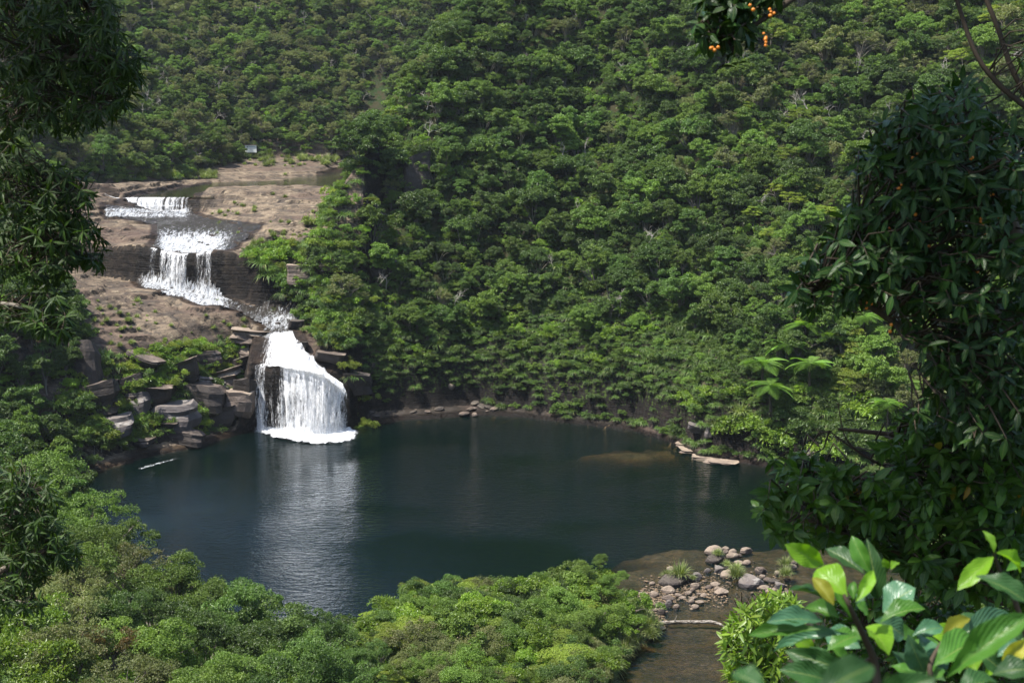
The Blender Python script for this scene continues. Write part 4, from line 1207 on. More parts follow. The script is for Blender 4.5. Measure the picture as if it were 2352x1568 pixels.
for i in range(260):
    k = [0, 1, 2, 3, 4, 0, 1, 0, 1][i % 9]
    if k == 0: px, py, zn = rng.uniform(300, 500), rng.uniform(395, 412) , "on the far bank of the upper river"
    elif k == 1: px, py, zn = rng.uniform(450, 830), np.interp(px, [300, 850], [392, 350]) + rng.uniform(-8, 4) if False else rng.uniform(358, 384), "along the forest edge " + ("left of the notice board" if px < 562 else "right of the notice board" if px < 700 else "above the river bend")
    elif k == 2: px, py, zn = rng.uniform(480, 790), rng.uniform(450, 560), "on the middle rock dome" + (" near the middle waterfall" if px < 600 else " near the promontory")
    elif k == 3: px, py, zn = rng.uniform(170, 560), rng.uniform(690, 800), "on the wide lower shelf" + (" near its left end" if px < 330 else " near the stream")
    else: px, py, zn = rng.uniform(150, 330), rng.uniform(690, 800), "at the left of the wide lower shelf"
    tuft(px, py, rng.uniform(.35, 1.0) * (2.1 if k in (0, 1) else 1), "small tuft of yellow-green grass " + zn, "small grass tufts " + zn)
# bushes on the left slope and the promontory edge
def bush(px, py, s, lab, grp, kind='sh', lift=.5, name="bush", cat="bush", t0=150):
    p = hit(px, py, t0); return place(kind, name, cat, lab, grp, (p.x, p.y, p.z + lift * s), s, tilt=.1)
nb_ = 0
for i in range(330):
    px = rng.uniform(150, 545); py = rng.uniform(800, 1010) + (400 - px) * .12
    if fbm(np.array([px / 60.]), np.array([py / 45.]), 3, 5)[0] < -.22 and i % 3: continue
    k = ['sy', 'sy', 'hg', 'sy', 'sh'][i % 5]
    lab = {'sy': "bright green bush", 'sh': "dark leafy bush", 'hg': "shock of hanging grass"}[k]
    nm = {'sy': "bush", 'sh': "shrub", 'hg': "hanging_grass"}[k]
    zn = ("high" if py < 880 else "low" if py > 950 else "halfway up") + " on the rocky left slope, " + ("near the waterfall" if px > 430 else "at its left end" if px < 270 else "in its middle")
    sc_ = rng.uniform(.6, 1.45)
    lab = ("large " if sc_ > 1.1 else "small ") + lab
    bush(px, py, sc_, lab + " " + zn, lab + " " + zn, k, name=nm, cat={"bush": "bush", "shrub": "shrub"}.get(nm, "grass"), lift=.35)
for px, py, s, k, lab in [(245,1045,1.5,'gr',"big pale yellow grass clump at the left shore"),(290,1035,1.3,'gr',"second pale grass clump right of the big one at the left shore"),
     (330,885,1.9,'sy',"largest bright green bush in the middle of the left slope"),(640,600,2.3,'sy',"rounded bright bush right of the middle waterfall lip"),
     (600,620,2.2,'hg',"long grass hanging down the wall right of the middle waterfall"),(700,590,2.0,'gr',"pale grass mound on the promontory rim"),
     (740,600,2.0,'sh',"leafy bush behind the pale grass mound"),(520,930,1.1,'sy',"small bright bush beside the tan blocky boulder"),
     (450,800,1.4,'sy',"bush in the cleft of the shelf edge"),(620,650,2.0,'hg',"dark grass curtain beside the stream"),(300,870,1.6,'sy',"bright bush left of the largest one"),
     (140,740,2.2,'sy',"bright bush at the left end of the wide shelf"),(175,770,1.9,'sy',"second bright bush at the left end of the wide shelf")]:
    bush(px, py, s, lab, "bushes around the waterfalls", k, lift=.2, name="grass_clump" if k in ('gr', 'hg') else "bush", cat="grass" if k in ('gr', 'hg') else "bush")
# promontory rim: dense shrubs and hanging grass between the ledges and the forest
for i in range(260):
    yy = rng.uniform(226, 345); xx = float(XF(yy)) + rng.uniform(-.3, 4.5); zz = TZ(xx, yy)
    k = ['sh', 'sy', 'hg', 'sy', 'gr'][i % 5]; nm = {'sy': "bush", 'sh': "shrub"}.get(k, "grass_clump")
    zn = "on the promontory rim beside the lower waterfall" if yy < 250 else ("on the promontory rim beside the middle ledge" if yy < 290 else "on the promontory rim by the upper river")
    lab = {'sy': "yellow-green bush", 'sh': "dark green bush", 'hg': "drooping grass clump", 'gr': "pale grass clump"}[k]
    place(k, nm, nm if nm in ("bush", "shrub") else "grass", lab + " " + zn, lab + "s " + zn, (xx, yy, zz + .3), rng.uniform(.7, 1.5), tilt=.15)
# hanging grass and shrubs on the cliff foot behind the pool: dense mat, instanced
gx_, gy_, gz_ = scatter(-34, 75, 150, 250, .95, lambda x, y: (polysd(POOL, x, y) > np.interp(x, [-8, 8], [3.6, 1.1]) + fbm(x / 6, y / 6, 3, 4) * np.interp(x, [-8, 8], [2.2, .9])) & (polysd(POOL, x, y) < 13) & (y > 176) & (x > XF(y) + 1))
o = instancer("cliff_vegetation", np.stack([gx_, gy_ - .3, gz_ + .3], 1), rng.choice([0, 1, 2, 3, 5, 6, 7, 8, 5, 6, 8], len(gx_)), rng.uniform(.5, .95, len(gx_)), rng.random(len(gx_)) * 6.28, uc)
o['label'] = "mat of hanging grass and shrubs on the cliff foot behind the pool"; o['category'] = "cliff vegetation"
# greenery spilling over the wall right of the middle fall
GP = [(575,548),(640,545),(700,560),(790,560),(840,640),(850,760),(760,800),(700,775),(680,735),(655,690),(640,660),(590,640),(572,600)]
for i, (px, py) in enumerate(inpoly0(GP, 190, np.random.default_rng(19))):
    k = ['sy', 'gr', 'hg', 'sh', 'sy', 'hg'][i % 6]; nm = {'sy': "bush", 'sh': "shrub"}.get(k, "grass_clump")
    lab = {'sy': "yellow-green bush", 'sh': "dark green bush", 'hg': "drooping grass clump", 'gr': "pale grass clump"}[k] + (" on the rim right of the middle waterfall" if py < 640 else " hanging over the stream right of the falls")
    bush(px, py, rng.uniform(.8, 1.6), lab, lab, k, lift=.2, name=nm, cat=nm if nm in ("bush", "shrub") else "grass")
# right shore bushes
for px, py, s, k in [(1650,1010,2.6,'gr'),(1690,1000,2.8,'sy'),(1740,1010,3.0,'sy'),(1790,1020,2.6,'sy'),(1700,970,2.6,'gr'),(1600,940,2.0,'sy'),(1850,1000,2.4,'sh'),(1820,940,2.4,'sh'),
                     (1960,930,3.0,'sy'),(2020,960,3.0,'sy'),(1950,1000,2.6,'sh'),(1900,1040,2.3,'sy'),(2040,1040,2.8,'sh')]:
    bush(px, py + 8, s * .85, {'gr': "pale grass clump", 'sy': "sunlit yellow-green bush", 'sh': "dark green bush"}[k] + (" on the right shore just above the flat slabs" if px < 1760 else " on the right shore below the tree ferns" if px < 1900 else " on the right shore behind the leafy branches"), "bushes on the right shore", k, name="bush" if k != 'gr' else "grass_clump", cat="bush" if k != 'gr' else "grass")
for cx, cy, s, lab in [(720,440,1.15,"big grass tuft on the dark boulder in the outlet"),(1460,450,.95,"grass tuft beside the biggest grey boulder"),(1470,360,.7,"wispy tuft behind the tuft by the grey boulder"),
                       (1220,165,.6,"small yellow-green tuft on the farthest tan boulder"),(2110,300,.8,"grass tuft at the right end of the boulder bar"),(2110,430,.8,"low grass tuft nearest the big leaves on the boulder bar"),
                       (1340,300,.5,"thin tuft behind the grey angular rock"),(900,480,.4,"tiny tuft on the grey boulder right of the big grass tuft"),(560,440,.6,"yellow tuft at the left side of the dark grassy boulder")]:
    px, py = cpx(cx, cy + 50); x0, y0 = W(px, py, .5)
    place('gr', "grass_tuft", "grass tuft", lab, "grass tufts on the boulder bar", (x0, y0, .75), s * 1.55)

# ------------------------------------------------------------------ tree ferns
def frond_mesh(seed):
    r = np.random.default_rng(seed); A = Acc(); n = 22; P = []
    L = 2.6
    for k in range(n + 1):
        s = k / n; P.append(np.array([s * L * (1 - .12 * s), 0, .75 * s - 1.35 * s * s]))
    V, Q = tube(P, [.03 * (1 - .8 * k / n) for k in range(n + 1)], 4); A.add(V, Q, tint=.3)
    for k in range(2, n + 1):
        s = k / n; l = .80 * math.sin(min(1, s * 1.5 + .12) * math.pi / 2) * (1 - s ** 3.2) + .05
        for sd in (-1, 1):
            p = P[k]; d = np.array([.42, sd, -.06]); d /= np.linalg.norm(d); w = np.array([.05, 0, 0])
            q1 = p + d * l * .55 + np.array([0, 0, -.02]); q2 = p + d * l + np.array([.04, 0, -.14 * l])
            A.add([p - w * .8, p + w * .8, q1 + w * 1.0, q1 - w * 1.0, q2 + w * .2, q2 - w * .2], [(0, 1, 2, 3), (3, 2, 4, 5)], tint=r.random())
    return A.mesh("frond", [ML['fern']], smooth=False)
FR = [frond_mesh(i) for i in range(3)]
def tree_fern(px, py, t, s, lab, n=15):
    p = WT(px, py, t); root = link("tree_fern", None, loc=p, label=lab, cat="tree fern", group="tree ferns on the right shore"); s *= 1.25; root.scale = (s, s, s)
    gz = TZ(p.x, p.y); h = min(2.6, max(1.2, (p.z - gz) / s + .5))
    A = Acc(); V, Q = tube([(0.1, 0, -h), (0, 0, -h * .5), (0, 0, 0)], [.16, .12, .13], 8); A.add(V, Q); link("trunk", A.mesh("trunk", [M_DBARK]), parent=root)
    for k in range(n):
        o = link("frond", FR[k % 3], parent=root); o.rotation_euler = (rng.normal() * .1, rng.normal() * .18 - .08, 6.283 * k / n + rng.normal() * .12); q = rng.uniform(.85, 1.1); o.scale = (q, q, q)
def tfd(px, py):
    g = hit(px, py + 20, 150); return g.y - .2
for px, py, s, lab in [(1770,885,1.25,"lowest bright tree fern on the right shore, fronds fully open"),(1752,832,1.25,"tree fern just above the lowest bright one"),
    (1850,745,1.3,"topmost tree fern, left of the dark berry tree"),(1808,790,1.2,"tree fern between the topmost one and the lower pair"),(1860,835,1.2,"shaded tree fern right of the lower pair"),
    (2075,880,1.2,"tree fern partly hidden by the dark berry tree"),(1985,725,1.2,"tree fern behind the edge of the dark berry tree"),(1905,770,1.1,"tree fern in front of feathery foliage"),(2040,925,1.0,"small tree fern below the partly hidden one")]:
    tree_fern(px, py, tfd(px, py), s, lab)
for i, (px, py, r_px) in enumerate([(1930,790,75),(1880,760,60),(1985,830,70),(1960,880,55)]):
    t_ = tfd(px, py) + 4; p = WT(px, py, t_)
    place('fu', "feathery_tree", "tree", ["feathery yellow-green tree among the tree ferns", "smaller feathery tree left of the large one by the tree ferns", "feathery tree against the dark berry tree", "low feathery tree under the others by the tree ferns"][i], "feathery trees among the tree ferns", p, r_px * t_ / FPX / 3, sz=r_px * t_ / FPX / 2.4)

# ------------------------------------------------------------------ near trees, bottom left and the leafy point
def near_tree(px, py, rpx, t_, kind, lab, grp, name="broadleaf_tree", sq=1.0):
    p = WT(px, py, t_); s = rpx * t_ / FPX / 3.0
    return place(kind, name, "tree", lab, grp, p, s, sz=s * sq, tilt=.05)
NEAR = [(55,1150,105,140,'fm',"mid green tree standing highest at the left edge under the hanging branches"),(150,1225,95,138,'fm',"tree whose top meets the left corner of the pool"),
 (235,1260,90,136,'fm',"round tree against the water, second from the pool's left corner"),(300,1310,85,134,'fo',"olive tree with grey twigs in front of the pool's left bay"),
 (405,1345,85,134,'fm',"leafy tree whose crown sticks up into the near pool"),(350,1420,80,128,'fd',"dark tree in the hollow below the crown that sticks up"),
 (470,1400,80,132,'fm',"tree just left of the big dark trees at the near shore"),(560,1425,100,128,'fd',"big dark dome-shaped tree in the centre of the near shore"),
 (660,1440,90,127,'fd',"dark tree right of the big dome at the near shore"),(760,1465,65,126,'fd',"smaller dark tree at the right end of the near shore group"),
 (250,1425,85,124,'fd',"dark tree behind the bronze-leaved one"),(160,1400,95,122,'fo',"olive tree at the lower left above the yellow-green ones"),
 (60,1440,110,112,'fb',"bright yellow-green tree in the lower left corner"),(60,1540,105,106,'fb',"bright tree at the very bottom left corner"),
 (165,1500,100,108,'fo',"olive tree between the bright corner tree and the bronze one"),(265,1490,75,112,'fr',"bronze-tinged tree with reddish young leaves"),
 (370,1510,105,112,'fm',"broad tree right of the bronze-tinged one"),(480,1490,100,116,'fd',"dark tree in the middle of the bottom left group"),
 (590,1520,105,114,'fd',"wide dark tree at the bottom, left of the leafy point"),(700,1530,95,114,'fd',"dark tree at the bottom touching the leafy point"),
 (290,1570,100,104,'fo',"olive tree cut by the bottom edge"),(430,1590,100,104,'fm',"mid green tree cut by the bottom edge"),(800,1560,75,114,'fd',"last dark tree at the bottom before the leafy point"),
 (640,1590,95,106,'fd',"dark tree cut by the bottom edge"),(110,1320,95,128,'fm',"tree behind the near drooping leaves at the left edge"),(20,1260,90,126,'fm',"tree at the left edge below the highest one"),
 (200,1340,80,128,'fo',"thin olive tree between the left edge and the hollow"),(840,1500,45,120,'fd',"small dark tree beside the pale rock gap"),(540,1570,90,108,'fm',"leafy tree low in the bottom middle left")]
for px, py, r0, t_, k, lab in NEAR: near_tree(px, py, r0, t_, k, lab, "large trees along the near shore")
# leafy point
PT = [W(a, b, 2.2) for a, b in [(850,1640),(845,1500),(870,1420),(930,1395),(1000,1378),(1100,1368),(1250,1365),(1370,1350),(1430,1375),(1480,1415),(1480,1440),(1425,1475),(1390,1560),(1360,1640)]]
gx_, gy_, gz_ = scatter(-22, 30, 108, 162, 2.0, lambda x, y: (polysd(PT, x, y) < -.3) & (polysd(POOL, x, y) > .6))
for i in range(len(gx_)):
    r0 = rng.random(); n_ = fbm(gx_[i:i+1] / 6, gy_[i:i+1] / 6, 2, 8)[0]
    k = 'fb' if r0 < .34 else 'fm' if r0 < .52 else 'fo' if r0 < .68 else 'fu' if r0 < .80 else 'bm' if r0 < .88 else 'fd'
    lab = {'fb': "bright green sapling", 'fm': "mid green young tree", 'fo': "thin olive young tree", 'fu': "small flat-topped yellow-green tree", 'bm': "mid green young tree", 'fd': "dark green young tree"}[k]
    col_ = "left part" if gx_[i] < -8 else "middle" if gx_[i] < 4 else "right part"; row_ = "back" if gy_[i] > 138 else "front"
    zn = "in the %s %s of the leafy point" % (row_, col_)
    s = .36 + .62 * rng.random() ** 1.5
    lab = ("low " if s < .52 else "taller " if s > .68 else "mid-sized ") + lab
    place(k, "young_tree", "young tree", lab + " " + zn, lab + "s " + zn, (gx_[i], gy_[i], gz_[i] + 1.2 + s * 1.6), s, tilt=.12)
for px, py, r0, t_, k, lab in [(955,1350,38,150,'fu',"yellow-green flat crown rising alone at the left of the leafy point"),(1345,1325,36,146,'fm',"tallest slender tree on the leafy point"),(1400,1345,34,145,'fm',"tree right beside the tallest one on the leafy point"),
                          (1375,1290,22,147,'fm',"small leafy top above the tallest tree of the leafy point"),(925,1530,32,124,'fu',"vivid yellow flat crown near the bottom of the leafy point")]:
    near_tree(px, py, r0, t_, k, lab, "trees that stand out on the leafy point")
for i in range(60):
    k = rng.random(); px = np.interp(k, [0, .35, .6, 1], [1440, 1495, 1430, 1385]) + rng.normal() * 7; py = np.interp(k, [0, .35, .6, 1], [1385, 1440, 1485, 1570])
    x0, y0 = W(px, py, 1); place('gr', "grass_clump", "grass", "shaggy pale grass clump on the water side of the leafy point", "pale grass clumps edging the leafy point", (x0, y0, max(TZ(x0, y0), 0) + rng.uniform(0, 1.2)), rng.uniform(.7, 1.4))
# ------------------------------------------------------------------ foreground plants
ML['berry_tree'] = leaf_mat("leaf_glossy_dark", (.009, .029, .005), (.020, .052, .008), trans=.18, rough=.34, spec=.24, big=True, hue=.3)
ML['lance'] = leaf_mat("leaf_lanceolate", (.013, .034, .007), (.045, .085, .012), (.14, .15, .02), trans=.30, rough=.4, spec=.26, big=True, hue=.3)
ML['glossy'] = leaf_mat("leaf_glossy_green", (.022, .066, .008), (.058, .130, .012), (.26, .16, .02), trans=.32, rough=.34, spec=.35, big=True, hue=.3)
ML['sap_mid'] = leaf_mat("leaf_broad_green", (.045, .135, .018), (.065, .165, .020), trans=.32, rough=.34, spec=.38, big=True, hue=.2)
ML['sap_bright'] = leaf_mat("leaf_broad_bright", (.12, .26, .012), (.17, .32, .018), trans=.45, rough=.35, spec=.45, big=True, hue=.2)
ML['sap_dark'] = leaf_mat("leaf_broad_dark", (.020, .060, .018), (.030, .085, .020), trans=.24, rough=.4, spec=.3, big=True, hue=.2)
ML['sap_yellow'] = leaf_mat("leaf_broad_yellow", (.24, .25, .025), (.30, .28, .035), trans=.40, rough=.45, spec=.3, big=True, hue=.1)
ML['sap_blue'] = leaf_mat("leaf_broad_bluish", (.040, .115, .060), (.055, .135, .065), trans=.22, rough=.30, spec=.5, big=True, hue=.1)
t = NT("berry_orange"); M_BERRY = t.done(t.bsdf((.60, .19, .012), .35, .5))
t = NT("twig_bark"); M_TWIG = t.done(t.bsdf(t.mix(t.noise(t.obj(), 12, 4), (.03, .022, .014), (.075, .055, .035)), .8, .3))

def leaf_shape(n=6, width=.36, curl=.25, fold=.18, wave=.0, seed=0, tip=1.0, wpos=.5):
    """one leaf of length 1 along +Y, blade normal +Z; returns V, Q, UV"""
    r = np.random.default_rng(seed); V, UV, Q = [], [], []
    tw = r.normal() * .15
    for i in range(n + 1):
        s = i / n
        w = width * .5 * (math.sin(math.pi * s ** (math.log(.5) / math.log(wpos))) ** .8 if 0 < s < 1 else .0)
        w = max(w, .012 if i == 0 else .004)
        zc = -curl * s * s + .05 * math.sin(s * 3)
        for j in (-1, -.5, 0, .5, 1):
            V.append((w * j + tw * 0, s * (1 - curl * .25 * s), zc + fold * w * abs(j) * 2 + wave * math.sin(s * 17 + j * 2 + seed) * abs(j) * w * 2))
            UV.append((j, s))
    for i in range(n):
        for j in range(4):
            a = i * 5 + j; Q.append((a, a + 1, a + 6, a + 5))
    return np.array(V), np.array(Q), np.array(UV)
def small_leaf(width=.36, curl=.2, fold=.2, seed=0):
    V, UV, Q = [], [], []
    prof = [(0, .04), (.22, .75), (.5, 1.), (.78, .62), (1, .02)]
    for s, w in prof:
        z = -curl * s * s
        for j in (-1, 0, 1): V.append((width * .5 * w * j, s, z + fold * width * .5 * w * abs(j))); UV.append((j, s))
    for i in range(4):
        for j in range(2):
            a = i * 3 + j; Q.append((a, a + 1, a + 4, a + 3))
    return np.array(V), np.array(Q), np.array(UV)
def frame_from(yax, zhint):
    y = yax / (np.linalg.norm(yax) + 1e-9); z = zhint - y * zhint.dot(y)
    if np.linalg.norm(z) < 1e-4: z = np.array([0, 0, 1.]) - y * y[2]
    z = z / np.linalg.norm(z); x = np.cross(y, z)
    return np.stack([x, y, z], 1)
def inpoly(P, n, r, tries=60000):
    P = np.array(P, float); lo, hi = P.min(0), P.max(0)
    q = lo + (hi - lo) * r.random((tries, 2)); k = polysd(P, q[:, 0], q[:, 1]) < 0
    return q[k][:n]
def leafy(root, nm, mat, limbs, poly, n_sprays, per, L, wid, tr, droop, seed, gaps=(), n_parts=300, spread=1.0, curl=.2, whorl=True, berry=0, dens=None, twr=.004, asun=None):
    """foliage of one foreground plant: twigs leave the limbs, each carries a spray of leaves"""
    r = np.random.default_rng(seed)
    pts = inpoly(poly, n_sprays * 4, r)
    keep = np.ones(len(pts), bool)
    for g in gaps: keep &= ~((polysd(g, pts[:, 0], pts[:, 1]) < 0) & (r.random(len(pts)) < .88))
    if dens is not None: keep &= r.random(len(pts)) < dens(pts[:, 0], pts[:, 1])
    pts = pts[keep][:n_sprays]
    LP = np.concatenate([np.array([[v for v in p] for p in L_]) for L_ in limbs])
    base = small_leaf(wid, curl, .25)
    allV, allQ, allU, tint, mats4 = [], [], [], [], []
    TW = Acc(); k = 0; berries = []
    for (px, py) in pts:
        t_ = r.uniform(*tr) if not callable(tr) else tr(px, py, r)
        tip = np.array(WT(px, py, t_))
        d = LP - tip; j = np.argmin((d ** 2).sum(1) + np.where(LP[:, 2] > tip[2] + .5, .3, 0)); a = LP[j]
        out = tip - a; ol = np.linalg.norm(out); out = out / (ol + 1e-6)
        if ol > L * 5: a = tip - out * L * r.uniform(2.5, 5)
        mid = (a + tip) / 2 + np.array([0, 0, .12 * np.linalg.norm(tip - a)]) + r.normal(size=3) * L * .5
        V, Q = tube([a, mid, tip], [twr * 1.6, twr * 1.2, twr * .6], 4); TW.add(V, Q)
        dirn = (tip - mid); dirn /= np.linalg.norm(dirn) + 1e-9
        ft = r.random() * .5
        for m in range(per):
            back = r.uniform(0, 2.4 if not whorl else .7) * L * (m / per)
            p = tip - dirn * back
            ph = m * 2.4 + r.random() * .8
            u = np.array(Vector(dirn).orthogonal()); w = np.cross(dirn, u)
            rad = u * math.cos(ph) + w * math.sin(ph)
            yv = dirn * r.uniform(.1, .8) + rad * spread * r.uniform(.6, 1.1) + np.array([0, 0, droop]) + r.normal(size=3) * .15
            zh = np.array([0, 0, 1.]) * .8 + dirn * .35 + r.normal(size=3) * .35
            M = frame_from(yv, zh); l = L * r.uniform(.62, 1.15)
            allV.append(base[0] * l @ M.T + p); allQ.append(base[1] + k * len(base[0])); allU.append(base[2]); k += 1
            tint.append(np.full(len(base[1]), ft + r.random() * .5)); mats4.append((M, l, p))
        if berry and r.random() < berry: berries.append(tip)
    n_parts = min(n_parts, k)
    dist = np.array([m[2][1] for m in mats4]); order = np.argsort(dist)[:n_parts]
    isp = np.zeros(k, bool); isp[order] = True
    shared = [mesh_np("leaf", base[0] * 1.0, base[1], mats=[mat], attrs={'tint': ('FACE', np.full(len(base[1]), tv))}, uv=base[2]) for tv in (.15, .4, .6, .85)]
    for i in order:
        M, l, p = mats4[i]; o = link("leaf", shared[int(r.integers(4))], parent=root)
        o.matrix_local = Matrix.Translation(Vector(p)) @ Matrix([[float(M[a_][b_] * l) for b_ in range(3)] + [0] for a_ in range(3)] + [[0, 0, 0, 1]])
    rest_ = [i for i in range(k) if not isp[i]]
    if rest_:
        nb = len(base[0])
        V = np.concatenate([allV[i] for i in rest_]); Q = np.concatenate([base[1] + n_ * nb for n_ in range(len(rest_))]); U = np.concatenate([base[2]] * len(rest_))
        o = link("foliage", mesh_np("foliage", V, Q, mats=[mat], attrs={'tint': ('FACE', np.concatenate([tint[i] for i in rest_]))}, uv=U), parent=root, kind='stuff')
    link("twigs", TW.mesh("twigs", [M_TWIG]), parent=root)
    return berries
def limb(pts): return [np.array(WT(px, py, t_)) for px, py, t_ in pts]
def add_limbs(root, limbs, radii, mat, nm="branch"):
    for L_, (r0, r1) in zip(limbs, radii):
        # smooth the polyline
        P = [Vector(p) for p in L_]; S = []
        for i in range(len(P) - 1):
            p0, p1, p2, p3 = P[max(i - 1, 0)], P[i], P[i + 1], P[min(i + 2, len(P) - 1)]
            for k in range(5):
                s = k / 5; S.append(.5 * ((2 * p1) + (p2 - p0) * s + (2 * p0 - 5 * p1 + 4 * p2 - p3) * s * s + (-p0 + 3 * p1 - 3 * p2 + p3) * s ** 3))
        S.append(P[-1]); n = len(S)
        A = Acc(); V, Q = tube(S, [r0 + (r1 - r0) * i / (n - 1) for i in range(n)], 7); A.add(V, Q)
        link(nm, A.mesh(nm, [mat]), parent=root)
def dense(L_, k=6):
    out = []
    for a, b in zip(L_[:-1], L_[1:]):
        for i in range(k): out.append(a + (b - a) * i / k)
    return out + [L_[-1]]
BERRY = None
def berries_at(root, P, rad=.010):
    bm = bmesh.new(); bmesh.ops.create_icosphere(bm, subdivisions=2, radius=1); me = bpy.data.meshes.new("berry"); bm.to_mesh(me); bm.free()
    me.materials.append(M_BERRY); me.polygons.foreach_set("use_smooth", [True] * len(me.polygons))
    for p in P:
        for k in range(int(rng.integers(2, 5))):
            o = link("berry", me, parent=root, loc=Vector(p) + Vector(rng.normal(size=3) * rad * 1.4)); s = rad * rng.uniform(.7, 1.1); o.scale = (s, s, s)

# --- dark tree with orange berries on the right
root = link("berry_tree", None, label="dark glossy-leaved tree with small orange berries filling the right side", cat="tree", group=None)
LB = [limb([(2700, 1700, 8.2), (2560, 1100, 7.8), (2400, 700, 7.4), (2280, 430, 7.2), (2230, 260, 7.2)]), limb([(2420, 800, 7.6), (2250, 700, 7.2), (2090, 600, 7.0), (1960, 560, 6.9)]),
      limb([(2480, 900, 7.7), (2300, 880, 7.3), (2130, 790, 7.0), (1990, 700, 6.9), (1880, 660, 6.8)]), limb([(2560, 1100, 7.8), (2380, 980, 7.4), (2230, 900, 7.1)]), limb([(2330, 560, 7.4), (2160, 430, 7.1), (2030, 400, 7.0)])]
add_limbs(root, LB, [(.10, .02), (.035, .008), (.035, .008), (.03, .008), (.03, .008)], M_DBARK)
PB = [(2380,300),(2290,285),(2215,185),(2180,180),(2130,215),(2085,255),(2030,270),(2000,330),(1965,400),(1950,470),(1905,540),(1865,590),(1822,640),(1812,690),(1870,712),(1960,700),(2040,690),(2075,760),(2130,800),(2150,870),(2120,930),(2080,990),(2380,1050)]
gapsB = [[(2030,720),(2140,700),(2180,760),(2100,790)],[(1930,440),(1990,400),(2010,440),(1960,480)],[(2230,600),(2300,590),(2330,650),(2260,660)],[(1850,640),(1910,630),(1930,670),(1860,680)],[(2120,520),(2180,490),(2240,540),(2200,590),(2130,570)],[(2270,300),(2360,290),(2360,360),(2300,350)],[(2300,500),(2360,480),(2360,560),(2310,560)],[(2060,640),(2130,610),(2160,660),(2100,690)]]
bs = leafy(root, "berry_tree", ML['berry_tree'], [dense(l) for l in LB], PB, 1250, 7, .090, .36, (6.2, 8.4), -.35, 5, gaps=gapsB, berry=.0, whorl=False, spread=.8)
bp = [(1995,700),(2045,760)] + [tuple(q) for q in inpoly([(1960,380),(2200,330),(2330,420),(2330,640),(2000,640)], 22, np.random.default_rng(3))]
berries_at(root, [WT(a, b, 6.25 + .6 * rng.random()) for a, b in bp], .008)

# --- leafy branches below it, mid-green
root = link("leafy_tree", None, label="leafy tree with long thin branches reaching over the pool at the lower right", cat="tree")
LG = [limb([(2700, 1500, 9.2), (2480, 1300, 8.8), (2200, 1190, 8.4), (1990, 1140, 8.2), (1860, 1120, 8.1)]), limb([(2560, 1150, 9), (2350, 1060, 8.6), (2180, 1030, 8.3), (2060, 1000, 8.2), (1925, 985, 8.2)]),
      limb([(2450, 1330, 9), (2230, 1290, 8.5), (2030, 1260, 8.3), (1880, 1200, 8.2)]), limb([(2520, 1450, 8.8), (2360, 1400, 8.5), (2200, 1350, 8.3), (2080, 1290, 8.2)]),
      limb([(2180, 1110, 8.4), (2090, 1080, 8.3), (2000, 1055, 8.2), (1905, 990, 8.2)]), limb([(2060, 1075, 8.2), (2010, 1060, 8.2), (1945, 1010, 8.2), (1925, 925, 8.2)])]
add_limbs(root, LG, [(.06, .012), (.045, .008), (.04, .008), (.03, .007), (.008, .004), (.009, .003)], M_TWIG)
PG = [(2380,930),(2250,930),(2150,950),(2080,960),(2020,1010),(1990,1060),(2050,1090),(1990,1100),(1900,1080),(1850,1045),(1765,1050),(1800,1085),(1790,1110),(1760,1150),(1720,1185),(1760,1200),(1790,1235),(1860,1240),(1960,1260),(2060,1290),(2160,1350),(2380,1400)]
leafy(root, "leafy_tree", ML['glossy'], [dense(l) for l in LG], PG, 720, 8, .105, .42, (7.4, 9.4), -.08, 8, whorl=True, spread=1.0, curl=.25,
      gaps=[[(1900,1190),(1990,1200),(1990,1240),(1890,1220)],[(2000,1040),(2060,1050),(2050,1075),(2000,1070)]])
root = link("leafy_tree", None, label="lower leafy tree filling the gap behind the broad leaves at the lower right", cat="tree")
LG2 = [limb([(2700, 1900, 10.5), (2400, 1600, 10), (2150, 1480, 9.6), (1980, 1430, 9.4)]), limb([(2500, 1700, 10.4), (2200, 1620, 9.8), (1960, 1560, 9.5)])]
add_limbs(root, LG2, [(.05, .01), (.04, .008)], M_TWIG)
leafy(root, "leafy_tree", ML['glossy'], [dense(l) for l in LG2], [(1900,1400),(1990,1350),(2100,1330),(2380,1380),(2380,1600),(1850,1600),(1870,1480)], 520, 8, .095, .42, (9.2, 10.8), -.08, 9, whorl=True, spread=1.0, curl=.25, n_parts=200)
# --- fruiting branch at the top
root = link("fruiting_branch", None, label="overhanging twig cluster with dark leaves and orange fruits at the top edge", cat="branch")
LT = [limb([(2050, -260, 5.6), (1880, -60, 5.4), (1790, 20, 5.3), (1700, 75, 5.3), (1640, 90, 5.3)]), limb([(1880, -60, 5.4), (1760, -20, 5.3), (1660, 20, 5.3)])]
add_limbs(root, LT, [(.02, .003), (.012, .003)], M_TWIG)
leafy(root, "fruiting_branch", ML['berry_tree'], [dense(l) for l in LT], [(1592,55),(1605,-60),(1790,-60),(1770,10),(1738,45),(1725,88),(1690,118),(1655,105),(1625,95)], 95, 7, .068, .42, (5.1, 5.6), -.3, 12, whorl=False)
berries_at(root, [WT(a, b, 5.05) for a, b in [(1733,12),(1770,32),(1754,80),(1762,97),(1640,112)]], .0068)
